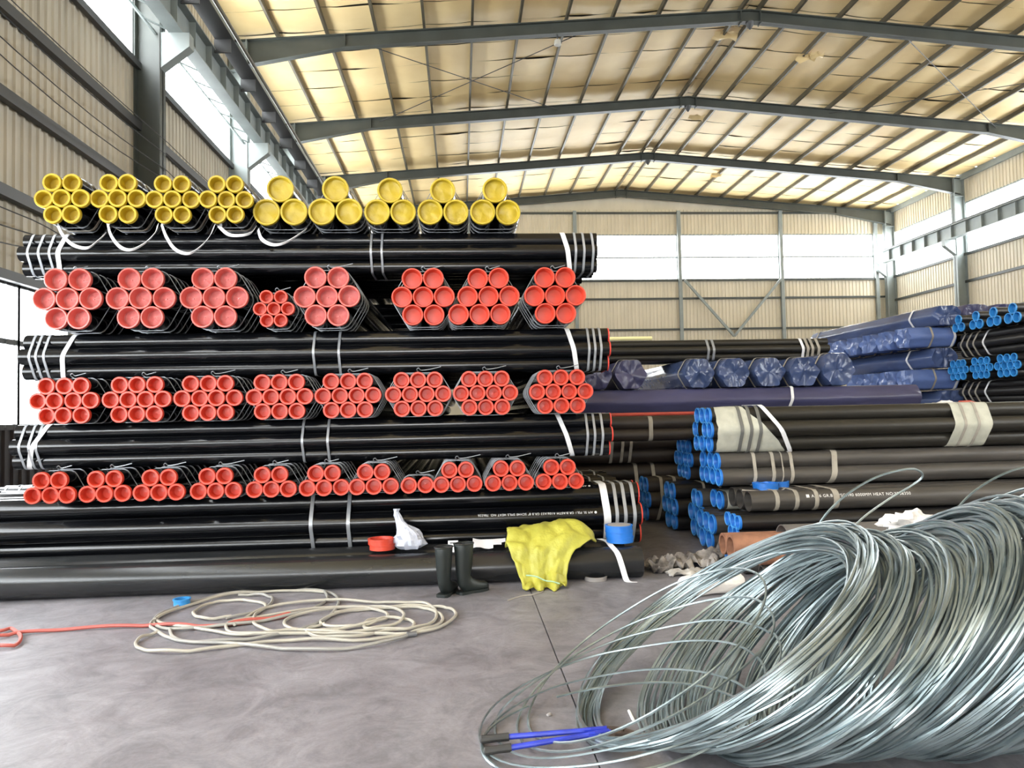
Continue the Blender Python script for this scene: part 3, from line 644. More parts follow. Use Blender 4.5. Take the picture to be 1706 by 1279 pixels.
# woven wrap with a loose flared edge near the caps
def wrap(parent, H, x0, x1, flare=.04, seed=0., n=60, nx=10, sl=0., mat_=M_wrapw):
    S = resample(H, n); cy = sum(s[0] for s in S) / n; cz = sum(s[1] for s in S) / n; V = []; F = []
    for i in range(nx + 1):
        u = i / nx; x = x0 + (x1 - x0) * u
        for k, (y, z) in enumerate(S):
            o = 1.015 + flare * max(0, u - .5) * 2 * (.3 + .7 * abs(nz(k * .4, seed))) + .008 * nz(k * .6, u * 4 + seed)
            V.append((x + sl * (cz - z) * u * 2 + .02 * nz(k * .3 + seed, u), cy + (y - cy) * o, cz + (z - cz) * o))
    for i in range(nx):
        for k in range(n): l = (k + 1) % n; F.append((i * n + k, (i + 1) * n + k, (i + 1) * n + l, i * n + l))
    return MB().add(V, F).build('woven_wrap', mat_, parent, angle=60)
wrap(wb_, H, .05, .58, .06, 1.3, sl=.5)
for x in (.30, .40, .50): ob('strap', strap_mesh([(y * 1.045, .238 + (z - .238) * 1.045) for y, z in H], x, .035, .004, .0), M_blackband, wb_)
ob('strap', strap_mesh([(y * 1.07, .238 + (z - .238) * 1.07) for y, z in H], .70, .05, .006, -.62, .25), M_white, wb_)
for x in (xat(1598, 7.5) - xat(1171, 7.75), xat(1620, 7.5) - xat(1171, 7.75)): ob('strap', strap_mesh([(y * 1.02, .238 + (z - .238) * 1.02) for y, z in H], x, .03, .004, .1, .25), M_dirty, wb_)
# dark brown bundles filling the back, between the stack and the right pile
zq = .02 + .235 * 2.732
bundle('dark brown pipe bundle with dusty straps behind the left stack, lower', (1.2, 10.6, .02), 'x', (3, 4, 3), .26, 6, M_brownblack, straps=[(1.25, .05, M_dirty, .05), (1.5, .05, M_dirty, .05)], group='dark pipes behind')
bundle('dark brown pipe bundle with dusty straps behind the left stack, upper', (1.25, 10.5, .74), 'x', (3, 4, 3), .23, 6, M_brownblack, straps=[(.85, .04, M_dirty, 0), (1.0, .04, M_dirty, 0), (1.12, .04, M_dirty, 0)], group='dark pipes behind')
bk = bundle('dark pipe bundle just behind the white-wrapped bundle', (1.35, 8.95, 1.11), 'x', (3, 3), .165, 6.2, M_brownblack, straps=[(.95, .05, M_dirty, 0)], group='dark pipes behind')
p0 = bk.location
tag(MB().tube([(1.7, 8.9, 1.44), (8.6, 8.72, 1.44)], .022, 8).build('red_sheet_roll', M_redsheet), 'thin roll of red sheeting lying along the pipes behind the white-wrapped bundle', 'sheeting')
# crumpled red and white rag at the right end of the roll
def crumple(name, c, sx, sy, sz, material, label, cat, seed, nu=28, nv=14, rough=.35, group=None, flat=True, fr=2.2):
    V = []; F = []
    for i in range(nv + 1):
        ph = PI * i / nv - PI / 2
        for j in range(nu):
            th = 2 * PI * j / nu; d = Vector((math.cos(ph) * math.cos(th), math.cos(ph) * math.sin(th), math.sin(ph)))
            q = 1 + rough * (nz(d.x * fr + seed, d.y * fr, d.z * fr) + .6 * nz(d.x * fr * 2.3, d.y * fr * 2.3 + seed, d.z * fr * 2.3) - .5 * abs(nz(d.x * fr * 1.4 + 9, d.y * fr * 1.4, d.z * fr * 1.4 + seed)))
            p = Vector((d.x * sx * q, d.y * sy * q, d.z * sz * q))
            if flat: p.z = max(p.z, -sz * .55)
            V.append(p)
    for i in range(nv):
        for j in range(nu): l = (j + 1) % nu; F.append((i * nu + j, i * nu + l, (i + 1) * nu + l, (i + 1) * nu + j))
    o = MB().add(V, F).build(name, material, None, c, angle=50); return tag(o, label, cat, group)
q = atY(1610, 672, 8.2); crumple('red_rag', (q.x, q.y, 1.475), .17, .1, .05, M_redsheet, 'red rag bunched at the right end of the wrapped pipes', 'rag', 3.3)
q = atY(1578, 673, 7.9); crumple('white_rag', (q.x, q.y, 1.475), .13, .08, .05, M_cloth, 'small white rag beside the red rag on the wrapped pipes', 'rag', 5.1)

# brown and grey thick short pipes in front of the right pile
loose('rusty brown thick-walled pipe, rear of the pair behind the wire coil', xat(1203, 6.72, 915), 6.70, .10, .62, M_rust, .026, z=.23)
loose('rusty brown thick-walled pipe, front of the pair behind the wire coil', xat(1217, 6.47, 915), 6.47, .112, .62, M_rust, .026, z=.242)
loose('short rusty brown pipe lowest behind the wire coil', xat(1263, 6.2, 925), 6.20, .09, .5, M_rust, .018, z=.22)
loose('thin dark pipe on the floor under the rear rusty pipe', xat(1216, 6.68, 945), 6.66, .065, 2.6, M_grey, .014)
loose('thin dark pipe on the floor under the front rusty pipe', xat(1238, 6.47, 945), 6.45, .065, 2.6, M_grey, .014)
loose('thin dark pipe on the floor under the short rusty pipe', xat(1268, 6.2, 950), 6.20, .065, 2.6, M_grey, .014)
loose('wide dull grey open pipe behind the wire coil', xat(1310, 6.47, 890), 6.56, .14, 3.0, M_cast, .010, z=.272)
loose('narrower dull grey open pipe in front of the wide grey one', xat(1324, 6.15, 900), 6.16, .115, 3.0, M_cast, .016, z=.25)

# ------------------------------------------------------------------ plastic-wrapped bundles behind
def wrapped(label, pos, axis, rows, D, L, material, straps=(), group='plastic-wrapped bundles', seed=0., sleeve=None, face=True, pipe_mat=M_black, end_straps=()):
    """bundle in a plastic sheet; sleeve=(x0,x1) wraps only that stretch and shows black pipes beyond"""
    e = thing('wrapped_bundle', label, 'wrapped bundle', pos, (0, 0, PI / 2 if axis == 'y' else 0), group)
    P = layout(rows, D); H0 = section_hull(P, D / 2); n = 44; S = resample(H0, n); cy = sum(s[0] for s in S) / n; cz = sum(s[1] for s in S) / n
    x0, x1 = sleeve or (0, L); nx = max(6, int((x1 - x0) / .12)); V = []; F = []
    rings = []
    if face:
        for sc, dx in ((.02, -.02), (.2, -.02), (.4, -.02), (.6, -.02), (.8, -.02), (.96, -.02)): rings.append((x0 + dx, sc, True))
    for i in range(nx + 1): rings.append((x0 + (x1 - x0) * i / nx, 1.0, False))
    if face:
        for sc, dx in ((.9, .03), (.5, 0), (.02, -.01)): rings.append((x1 + dx, sc, True))
    for (x, sc, isf) in rings:
        for k, (y, z) in enumerate(S):
            a = 1.02 + .035 * nz(k * .35 + seed, x * 1.3, seed) + .05 * (abs(nz(k * .55 + seed, x * 2.6 + k * .12, 5)) - .2)
            py_, pz_ = (y - cy) * sc, (z - cz) * sc
            fo = (-.10 * abs(nz(py_ * 7 + seed * 3, pz_ * 3.5 + seed)) + .05 * nz(py_ * 16 + seed, pz_ * 7, seed)) if isf else 0
            V.append((x + fo, cy + (y - cy) * a * sc, cz + (z - cz) * a * sc))
    for i in range(len(rings) - 1):
        for k in range(n): l = (k + 1) % n; F.append((i * n + k, (i + 1) * n + k, (i + 1) * n + l, i * n + l))
    MB().add(V, F).build('plastic_sheet', material, e, angle=50)
    if sleeve:
        me = pipe_mesh(D / 2 * .96, L - x0 - .06, m_=pipe_mat)
        for (y, z) in P: ob('pipe', me, pipe_mat, e, (x0 + .06, y, z))
    Hs = [(cy + (y - cy) * 1.075, cz + (z - cz) * 1.075) for y, z in S]; Hp = section_hull(P, D / 2)
    for s in straps: ob('strap', strap_mesh(Hs, s[0], s[1], .005, s[3] if len(s) > 3 else 0, cz), s[2], e)
    for s in end_straps: ob('strap', strap_mesh(Hp, s[0], s[1], .005, s[3] if len(s) > 3 else 0, cz), s[2], e)
    return e
# middle rear stack (about 12 m away)
YM = 12.05; zt = 1.84
for i, (y, lab) in enumerate(((12.25, 'front'), (13.0, 'second'), (13.75, 'third'))):
    wrapped('long navy plastic-wrapped bundle lying below the wrapped ends, %s of three' % lab, (2.0 - .1 * i, y, zt - .42), 'x', (3, 4, 3), .15, 5.9, M_tarpd, [(3.6, .05, M_white, .2)] if i == 0 else [], seed=i * 3.3 + 1)
bundle('dark pipe bundle under the navy wrapped bundles', (1.9, 12.3, .93), 'x', (3, 4, 3), .18, 6.0, M_brownblack, group='dark pipes behind')
bundle('dark pipe bundle on the floor under the middle rear stack', (1.9, 12.3, .45), 'x', (3, 4, 3), .175, 6.0, M_brownblack, group='dark pipes behind')
bundle('lowest dark pipe bundle on the floor of the middle rear stack', (1.9, 12.3, 0), 'x', (3, 4, 3), .165, 6.0, M_brownblack, group='dark pipes behind')
hexes = [(993, 'half hidden by the left stack'), (1050, 'standing alone'), (1164, 'first of the row of five'), (1222, 'second of the row of five'), (1281, 'third of the row of five'), (1338, 'fourth of the row of five'), (1395, 'last of the row of five, crumpled')]
for i, (px, lab) in enumerate(hexes):
    D = .18; rows = (2, 3, 2)
    wrapped('blue plastic-wrapped bundle end facing the viewer, %s' % lab, (xat(px, YM, 620), YM, zt + .005), 'y', rows, D * (1 if i != 6 else 1.12), 5.2, M_tarpd if i < 2 else M_tarp, [(.22, .05, M_dirty, 0)], seed=i * 5.7 + 2, group='wrapped bundle ends in the middle rear')
for i, (y, dx) in enumerate(((13.2, 0), (13.85, -.05))):
    bundle('long black pipe bundle on top of the wrapped ends, %s' % ('front' if i == 0 else 'rear'), (1.1 + dx, y, zt + .53), 'x', (3, 4, 3), .142, xat(1373, 13.2) - 1.1, M_olive, straps=[(xat(q, 13) - 1.1 - dx, .045, M_steelstrap, -.05) for q in (1180, 1189)] + [(xat(q, 13) - 1.1 - dx, .05, M_white if q == 1337 else M_dirty, -.1) for q in (1337, 1345, 1353, 1363)], group='dark pipes behind')
tag(MB().tube([(xat(1016, 13), 13.0, zt + .53 + .142 * 2.732 + .035), (xat(1088, 13), 13.0, zt + .53 + .142 * 2.732 + .035)], .035, 8).build('light_streak_tube', M_paleyellow), 'pale yellow tube standing in for a light streak on the rear black bundle', 'tube')  # added tube paints a streak of light along the pipes
# right rear stack (about 14 m away)
zs = [1.36, 1.80, 2.24, 2.68, 3.12]
XW = xat(1557, 14, 520)
YP = 14.4
XW = xat(1552, YP, 520)
for j, (lay, z, mt) in enumerate((('topmost', zs[4], M_tarp), ('middle', zs[2], M_tarp), ('lowest visible', zs[0], M_tarp))):
    wrapped('blue plastic-wrapped bundle running away along the right rear stack, %s' % lay, (XW + .28 + (.0, -.1, .05)[j], YP - .05, z), 'y', (3, 4, 3), .148, 5.3, mt, [(.75, .06, M_white, .1), (4.9, .05, M_dirty, 0)], seed=11 + j * 4.1, group='wrapped bundles in the right rear stack')
for i in range(2):
    wrapped('dark blue wrapped bundle on the right rear stack behind the blue caps, %s' % ('left', 'right')[i], (XW + .96 + i * .66, YP + .02, zs[4] + .02), 'y', (3, 4, 3), .152, 5.2, M_tarpd, seed=31 + i, group='wrapped bundles in the right rear stack')
for lay, z, n, xs0, nm in ((1, zs[3], 7, 1511, 'upper'), (2, zs[1], 4, 1513, 'lower')):
    for k in range(n):
        Yk = YP + .30 + .66 * k; x0 = xat(xs0, YP + .2, 565)
        wrapped('blue bagged end of a pipe bundle in the %s bagged row, %s' % (nm, ('nearest', 'second nearest', 'third nearest', 'fourth nearest', 'fifth nearest', 'sixth nearest', 'farthest')[k]), (x0, Yk, z), 'x', (3, 4, 3), .152, 5.4, M_tarp2, sleeve=(0, .95), seed=k * 2.9 + lay * 13, straps=[(.42, .04, M_dirty, .1), (.9, .05, M_white, .1)], end_straps=[(1.15, .035, M_dirty, 0)], group='bagged bundle ends in the right rear stack')
for i, z in enumerate((.88, .44, 0)):
    bundle('dark bundle under the right rear stack, %s' % ('upper', 'middle', 'on the floor')[i], (XW - .6, YP + .6, z), 'x', (4, 5, 4), .16, 6, M_brownblack, group='dark pipes behind')
# nearer stack at the far right edge: alternating blue-capped and lengthwise black layers
XQ = xat(1596, 14.0, 520)
for i, (z, D) in enumerate(((2.42, .185), (1.49, .16), (.98, .18), (.49, .18), (0, .178))):
    bundle(('black pipes running away under the top blue caps at the right edge', 'black pipes running away under the lower blue caps at the right edge', 'dark pipes running away low in the right edge stack', 'second lowest pipes of the right edge stack', 'lowest pipes of the right edge stack')[i],
           (XQ + .12 + 2 * D, 8.9, z), 'y', (3, 4, 3), D, 5.35, M_black2, straps=[(5.35 - x, .045, M_dirty if x < .7 else M_white, 0) for x in (.12, .3, .48, .75)] if i < 2 else [], group='stack at the right edge')
for i, (Y, D) in enumerate(((14.0, .185), (13.5, .19), (13.02, .195), (12.55, .20))):
    bundle('blue-capped bundle of three pipes at the top right of the rear stack, %s' % ORD[i], (XQ, Y, 2.935), 'x', (2, 1), D, 5, M_black2, 'thin', M_blue2, straps=[(.35, .04, M_dirty, 0), (.6, .04, M_dirty, 0)], group='stack at the right edge')
for i, (Y, D) in enumerate(((13.98, .152), (13.34, .155), (12.66, .158))):
    bundle('blue-capped bundle of ten pipes in the middle of the rear stack, %s' % ORD[i], (XQ - .06, Y, 1.955), 'x', (3, 4, 3), D, 5, M_black2, 'thin', M_blue2, straps=[(.3, .03, M_dirty, 0)], group='stack at the right edge')

# ------------------------------------------------------------------ small things on and by the floor pipes
def stack_caps(name, loc, R, n, material, label, cat, rot=(0, 0, 0), h=.045, inner=True, topmat=None):
    e = thing(name, label, cat, loc, rot)
    for k in range(n):
        mb = MB(); mb.lathe([(0, R * .9), (0, R * .96), (h * .75, R * .96), (h * .78, R), (h, R), (h, R * .86), (h * .5, R * .84), (h * .45, .001)], 28)
        mb.lathe([(0, R * .9), (h * .3, R * .86), (h * .3, .001)], 28)
        o = mb.build('cap', material, e, (random.uniform(-.008, .008), random.uniform(-.008, .008), k * h * .98), (0, 0, k))
    return e
q = atY(636, 920, 6.64); stack_caps('red_cap_stack', (q.x, 6.645, .294), .118, 2, M_red, 'stack of red plastic caps on the floor pipes beside the plastic bag', 'pipe caps', h=.05)
q = atY(1032, 900, 6.62); stk = stack_caps('blue_cap_stack', (q.x, 6.62, .296), .128, 3, M_blue, 'stack of blue plastic caps on the right end of the floor pipes', 'pipe caps', h=.052)
MB().lathe([(0, .105), (.004, .105), (.004, .001)], 24).build('top_disc', M_ringgrey, stk, (0, 0, .152))
q = atY(1285, 812, 7.3); bc = stack_caps('blue_cap_pile', (q.x - .06, 7.3, .655), .13, 2, M_blue, 'blue plastic caps lying on the open grey pipes', 'pipe caps', h=.035)
e2 = stack_caps('blue_cap_pile', (q.x + .12, 7.42, .655), .12, 2, M_blue, 'second small pile of blue caps beside the first on the grey pipes', 'pipe caps', h=.035)
tag(MB().tube(spline([(q.x - .35, 7.2, .665), (q.x - .2, 7.14, .655), (q.x - .05, 7.1, .665), (q.x + .02, 7.12, .655), (q.x + .1, 7.2, .675)], 8), .008, 5).build('twisted_rope', M_dirty), 'twisted rope lying beside the blue caps on the grey pipes', 'rope')
def ring(name, c, R, h, material, label, cat, t=.008):
    mb = MB(); mb.lathe([(0, R - t), (0, R), (h * .75, R), (h * .8, R + .006), (h, R + .006), (h, R - t), (0, R - t)], 28); return tag(mb.build(name, material, None, c), label, cat)
q = atZ(303, 1010, 0); ring('blue_cap_ring', (q.x, q.y, .014), .062, .05, M_blue2, 'light blue plastic cap ring lying on the hose', 'cap ring')
q = atZ(993, 966, 0); ring('grey_cap_ring', (q.x, q.y + .02, 0), .098, .035, M_ringgrey, 'grey plastic cap ring on the floor by the pipe end', 'cap ring')
# dangling white strap
xs_ = atY(1030, 930, 6.4).x
P = spline([(xs_ - .1, 6.74, .305), (xs_ - .05, 6.64, .30), (xs_ - .04, 6.5, .282), (xs_ - .01, 6.38, .235), (xs_ + .02, 6.345, .13), (xs_ + .045, 6.33, .03), (xs_ + .06, 6.30, .006), (xs_ + .11, 6.27, .005)], 8)
tag(MB().ribbon(P, (1, 0, 0), .05, .004).build('dangling_strap', M_white), 'white strap hanging over the floor pipe below the blue caps', 'strap')
# paper sheets
def sheet(name, c, w_, d_, rot, label, mat_=M_paper, seed=0., cut=False, parent=None):
    n = 8; V = []; F = []
    for i in range(n + 1):
        for j in range(5):
            u, v = i / n - .5, j / 4 - .5; V.append((u * w_, v * d_, .018 * nz(u * 3 + seed, v * 3) + .02 * u * u))
    for i in range(n):
        for j in range(4):
            if cut and i >= 5 and j < 1 + (i > 6): continue
            a = i * 5 + j; F.append((a, a + 5, a + 6, a + 1))
    o = MB().add(V, F).build(name, mat_, None, c, rot); return tag(o, label, 'paper')
q = atY(815, 915, 6.65); sheet('paper_sheet', (q.x, 6.64, .315), .30, .2, (R_(14), 0, R_(-3)), 'torn white paper sheet on the floor pipes right of the boots', seed=2, cut=True)
q = atY(757, 920, 6.6); lb = thing('paper_label', 'small printed white label on the floor pipes between the boots', 'label', (q.x - .01, 6.56, .31), (R_(52), 0, 0))
MB().box(-.045, .045, -.06, .06, 0, .001).build('card', M_paper, lb, smooth=False)
for k, (a, b_) in enumerate(((-.03, .02), (-.03, .03), (-.03, -.005))): MB().box(a, b_, .03 - k * .03, .042 - k * .03, .0012, .0016).build('print_line', M_print, lb, smooth=False)
# plastic bag
def bag():
    q = atY(684, 920, 6.64); c0 = Vector((q.x, 6.64, .29)); tip = atY(658, 857, 6.66)
    prof = [(0, .03, (0, 0)), (.005, .09, (0, 0)), (.04, .125, (0, 0)), (.09, .13, (-.005, 0)), (.13, .115, (-.012, 0)), (.165, .085, (-.025, 0)), (.19, .06, (-.05, 0)), (.22, .05, (-.075, 0)), (.26, .036, (-.1, 0)), (.30, .03, (-.115, 0)), (.335, .022, (-.123, 0)), (.36, .03, (-.12, 0)), (.362, .004, (-.12, 0))]
    n = 26; V = []; F = []
    for i, (h, r, (ox, oy)) in enumerate(prof):
        for k in range(n):
            t = 2 * PI * k / n; rr = r * (1 + .32 * nz(math.cos(t) * 1.8, math.sin(t) * 1.8, h * 14) + .34 * nz(math.cos(t) * 4.5 + 3, math.sin(t) * 4.5, h * 30))
            V.append((ox + rr * math.cos(t) * 1.05, oy + rr * math.sin(t) * .72, h + (.02 * nz(math.cos(t) * 3, math.sin(t) * 3, 4) if i in (4, 5, 6) else 0)))
    for i in range(len(prof) - 1):
        for k in range(n): l = (k + 1) % n; F.append((i * n + k, i * n + l, (i + 1) * n + l, (i + 1) * n + k))
    tag(MB().add(V, F).build('plastic_bag', M_bag, None, c0, angle=30), 'knotted translucent white plastic bag standing on the floor pipes', 'bag')
bag()
# boots
def boot(label, loc, rotz, hs=1.):
    e = thing('rubber_boot', label, 'boot', loc, (0, 0, rotz), 'pair of rubber boots')
    S = [((0, 0, .405 * hs), .084, .07, 0), ((0, 0, .395 * hs), .087, .073, 0), ((.0, 0, .33 * hs), .081, .068, 0), ((-.002, 0, .25), .075, .063, 0), ((-.005, 0, .18), .068, .057, 0), ((-.004, 0, .135), .06, .052, .15), ((.006, 0, .10), .066, .051, .45), ((.03, 0, .072), .072, .05, .95), ((.07, 0, .058), .062, .05, 1.35), ((.12, 0, .05), .05, .052, 1.5), ((.165, 0, .045), .044, .05, 1.57), ((.20, 0, .042), .037, .042, 1.6), ((.222, 0, .038), .024, .026, 1.6), ((.228, 0, .036), .004, .004, 1.6)]
    n = 20; V = []; F = []
    for (c_, a_, b_, tl_) in S:
        for k in range(n):
            t = 2 * PI * k / n; dx = a_ * math.cos(t); dy = b_ * math.sin(t)
            p = Vector((c_[0] + dx * math.cos(tl_), c_[1] + dy, c_[2] - (-dx) * math.sin(tl_) * 1.0)); p.z = max(p.z, .012); V.append(p)
    for i in range(len(S) - 1):
        for k in range(n): l = (k + 1) % n; F.append((i * n + l, i * n + k, (i + 1) * n + k, (i + 1) * n + l))
    MB().add(V, F).build('boot_upper', M_boot, e, angle=70)
    MB().lathe([(.40 * hs, .063), (.2, .052), (.13, .05), (.13, .001)], 18).build('lining', M_bootin, e)
    mb = MB(); mb.tube([(.09 * math.cos(t) * .96, .076 * math.sin(t) * .96, .402 * hs) for t in np.linspace(0, 2 * PI, 24, endpoint=False)], .006, 6, True); mb.build('cuff', M_boot, e)
    out = [(-.065, -.03), (-.05, -.05), (0, -.052), (.06, -.045), (.13, -.055), (.19, -.048), (.225, -.025), (.232, 0)]; out = out + [(x, -y) for x, y in out[-2::-1]]
    m_ = len(out); V = [(x, y, 0) for x, y in out] + [(x, y, .024) for x, y in out]; MB().add(V, [tuple(range(m_))[::-1], tuple(range(m_, 2 * m_))] + [(i, (i + 1) % m_, m_ + (i + 1) % m_, m_ + i) for i in range(m_)]).build('sole', M_boot, e)
q = atZ(774, 992, 0); boot('black rubber boot standing in profile, toe pointing right', (q.x - .0, q.y + .07, 0), R_(30), 1.03)
q = atZ(738, 997, 0); boot('black rubber boot seen from behind, left of its pair', (q.x + .01, q.y + .08, 0), R_(68))
# yellow woven sack draped over the floor pipes
def sack():
    # rows: depth/height profile with left and right edge in world X
    rows = [(6.92, .33, .43, 1.05), (6.86, .40, .42, 1.09), (6.76, .445, .41, 1.12), (6.64, .455, .40, 1.15), (6.52, .42, .39, 1.17), (6.42, .375, .37, 1.17), (6.35, .325, .38, 1.05), (6.31, .27, .41, .97), (6.285, .21, .43, .93), (6.26, .15, .45, .90), (6.235, .09, .47, .88), (6.20, .045, .49, .87), (6.15, .02, .50, .86), (6.12, .012, .51, .85)]
    n = 40; V = []; F = []
    fine = []
    for i in range(len(rows) - 1):
        for s in range(3):
            t = s / 3; fine.append(tuple(rows[i][k] * (1 - t) + rows[i + 1][k] * t for k in range(4)))
    fine.append(rows[-1])
    for i, (y, z, xl, xr) in enumerate(fine):
        for k in range(n + 1):
            u = k / n; x = xl + (xr - xl) * u; fade = math.sin(PI * min(1, max(0, u))) ** .4
            lower = max(0, (i - 14) / 26)
            fold = .035 * lower * math.sin(u * 19 + 2.2 * nz(i * .09, 3)) + .06 * (abs(nz(u * 5 + 1, i * .13, 2)) - .15) + .03 * (abs(nz(u * 11, i * .25, 7)) - .15)
            ridge = .07 * (abs(nz(u * 3.5 + 6, i * .14, 4)) - .12) + .02 * nz(u * 9 + i * .1, i * .2)
            edge = -.05 * (abs(u - .5) * 2) ** 5
            lump = .045 * math.exp(-((u - .72) / .22) ** 2) * (1 if i < 18 else max(0, 1 - (i - 18) / 8))
            V.append((x + .015 * nz(i * .3, u * 3), y - (fold + .0) * (0.3 + .9 * lower) - .0, max(.006, z + ridge + edge * (1 if i < 16 else 0) + lump + (fold * .4 if i < 16 else 0))))
    m_ = n + 1
    for i in range(len(fine) - 1):
        for k in range(n): F.append((i * m_ + k, i * m_ + k + 1, (i + 1) * m_ + k + 1, (i + 1) * m_ + k))
    o = MB().add(V, F).build('woven_sack', M_sack, None, angle=55); s_ = o.modifiers.new('thick', 'SOLIDIFY'); s_.thickness = .012; s_.offset = 0
    tag(o, 'empty yellow woven sack draped over the floor pipes', 'sack')
    t_ = MB().tube(spline([(.52, 6.13, .13), (.6, 6.12, .12), (.68, 6.11, .085), (.74, 6.11, .075), (.80, 6.11, .055)], 8), .006, 5).build('tie_string', mat('pale_green_string', (.35, .55, .35), .7), o)
sack()
tag(MB().tube(spline([atZ(905, 985, .004), atZ(890, 990, .006), atZ(868, 993, .004), atZ(846, 1000, .004)], 6), .005, 5).build('cord_end', M_dirty), 'thin cord end on the floor in front of the yellow sack', 'cord')

# ------------------------------------------------------------------ hose coil on the floor
def hz(i, t): return .013 + .022 * abs(nz(i * 3.1 + t * .55, i * 1.7))
def hosepath(pts, i): return [Vector((p.x, p.y, hz(i, k * .13))) for k, p in enumerate(spline([atZ(px, py, .012) for px, py in pts], 10))]
Z2 = lambda L: [(200 + x / 2.941, 960 + y / 2.941) for x, y in L]
h = thing('water_hose', 'long cream and grey water hose lying in tangled loops on the floor', 'hose', atZ(500, 1030, 0))
loc_inv = Matrix.Translation(-Vector(h.location))
paths = [
 (M_hosed, Z2([(190, 215), (150, 235), (165, 265), (240, 300), (340, 322), (520, 318), (700, 300), (850, 270), (980, 225), (1050, 170), (1070, 120), (1040, 85), (960, 68), (820, 62), (640, 72), (480, 95), (330, 135), (230, 170), (170, 205), (175, 240), (260, 260), (420, 250), (620, 230), (800, 200), (950, 155), (1015, 110), (1000, 78)])),
 (M_hose, Z2([(1000, 78), (880, 70), (700, 78), (560, 90), (400, 125), (270, 165), (180, 205), (190, 225), (290, 245), (420, 262), (560, 285), (700, 285), (840, 268), (1000, 265), (1150, 250), (1260, 225), (1310, 200), (1290, 175), (1200, 160), (1080, 158), (960, 175), (850, 195), (805, 225), (830, 252), (960, 272), (1120, 275)])),
 (M_hose, Z2([(1120, 275), (1280, 262), (1400, 262), (1440, 240), (1420, 215), (1330, 205), (1230, 215), (1195, 240), (1220, 262), (1290, 250), (1370, 225), (1390, 190), (1350, 165), (1240, 150), (1100, 152), (960, 160), (820, 180), (640, 205), (540, 225), (520, 255), (560, 280), (700, 288), (900, 282), (1100, 280), (1300, 282), (1425, 285)])),
 (M_hose, Z2([(1425, 285), (1540, 245), (1580, 215), (1560, 180), (1480, 155), (1380, 155), (1250, 160), (1100, 175), (990, 215), (1000, 240), (1110, 250), (1230, 235), (1300, 205)])),
 (M_hose, Z2([(190, 278), (120, 295), (80, 320), (90, 350), (180, 370), (330, 368), (520, 345), (720, 322), (950, 310), (1150, 315), (1320, 300), (1430, 282), (1540, 260), (1620, 220), (1645, 185), (1610, 158), (1540, 150), (1400, 148), (1200, 160), (1050, 180)])),
 (M_hosed, Z2([(245, 262), (260, 300), (340, 322), (520, 330), (700, 348), (900, 360), (1080, 358), (1280, 330), (1430, 285)])),
 (M_hose, Z2([(545, 200), (430, 210), (370, 195), (360, 180), (400, 150), (480, 125), (600, 118), (690, 130), (715, 150), (680, 175), (655, 210), (670, 250), (760, 272), (860, 265)])),
 (M_hosed, Z2([(580, 95), (680, 92), (740, 105), (740, 130), (690, 165), (600, 190), (520, 205)])),
 (M_hose, Z2([(560, 240), (700, 160), (850, 135), (1050, 122), (1250, 128), (1450, 130), (1520, 145), (1550, 180), (1530, 225), (1430, 255), (1300, 270), (1150, 300), (1000, 300), (930, 285), (920, 260), (1000, 235)])),
]
for i, (m_, pts) in enumerate(paths): MB().tube([loc_inv @ p for p in hosepath(pts, i)], .0115, 7).build('hose_length', m_, h)
q = loc_inv @ atZ(686, 1056, .02); MB().tube([q + Vector((-.03, -.01, .0)), q + Vector((.03, .012, 0))], .018, 8).build('hose_clamp', M_wire, h)
rh = hosepath([(-40, 1052), (0, 1052), (20, 1048), (34, 1060), (30, 1073), (8, 1077), (-30, 1076)], 21)
tag(MB().tube(hosepath([(-40, 1062), (0, 1060), (40, 1054), (120, 1048), (220, 1043), (300, 1042), (350, 1043), (420, 1036), (470, 1028), (482, 1024), (440, 1032), (380, 1040)], 20), .0125, 7).build('red_hose', M_hosered), 'red rubber hose running across the floor into the tangled hose', 'hose')
tag(MB().tube(rh, .0125, 7).build('red_hose', M_hosered), 'red hose end curled in a small hook at the left edge', 'hose')
sp = []

# ------------------------------------------------------------------ wire rod coils
def lerp(a, b_, t): return a + (b_ - a) * t
def pw(s, K):
    for i in range(len(K) - 1):
        if s <= K[i + 1][0]: t = (s - K[i][0]) / (K[i + 1][0] - K[i][0]); return [lerp(a, b_, t) for a, b_ in zip(K[i][1:], K[i + 1][1:])]
    return list(K[-1][1:])
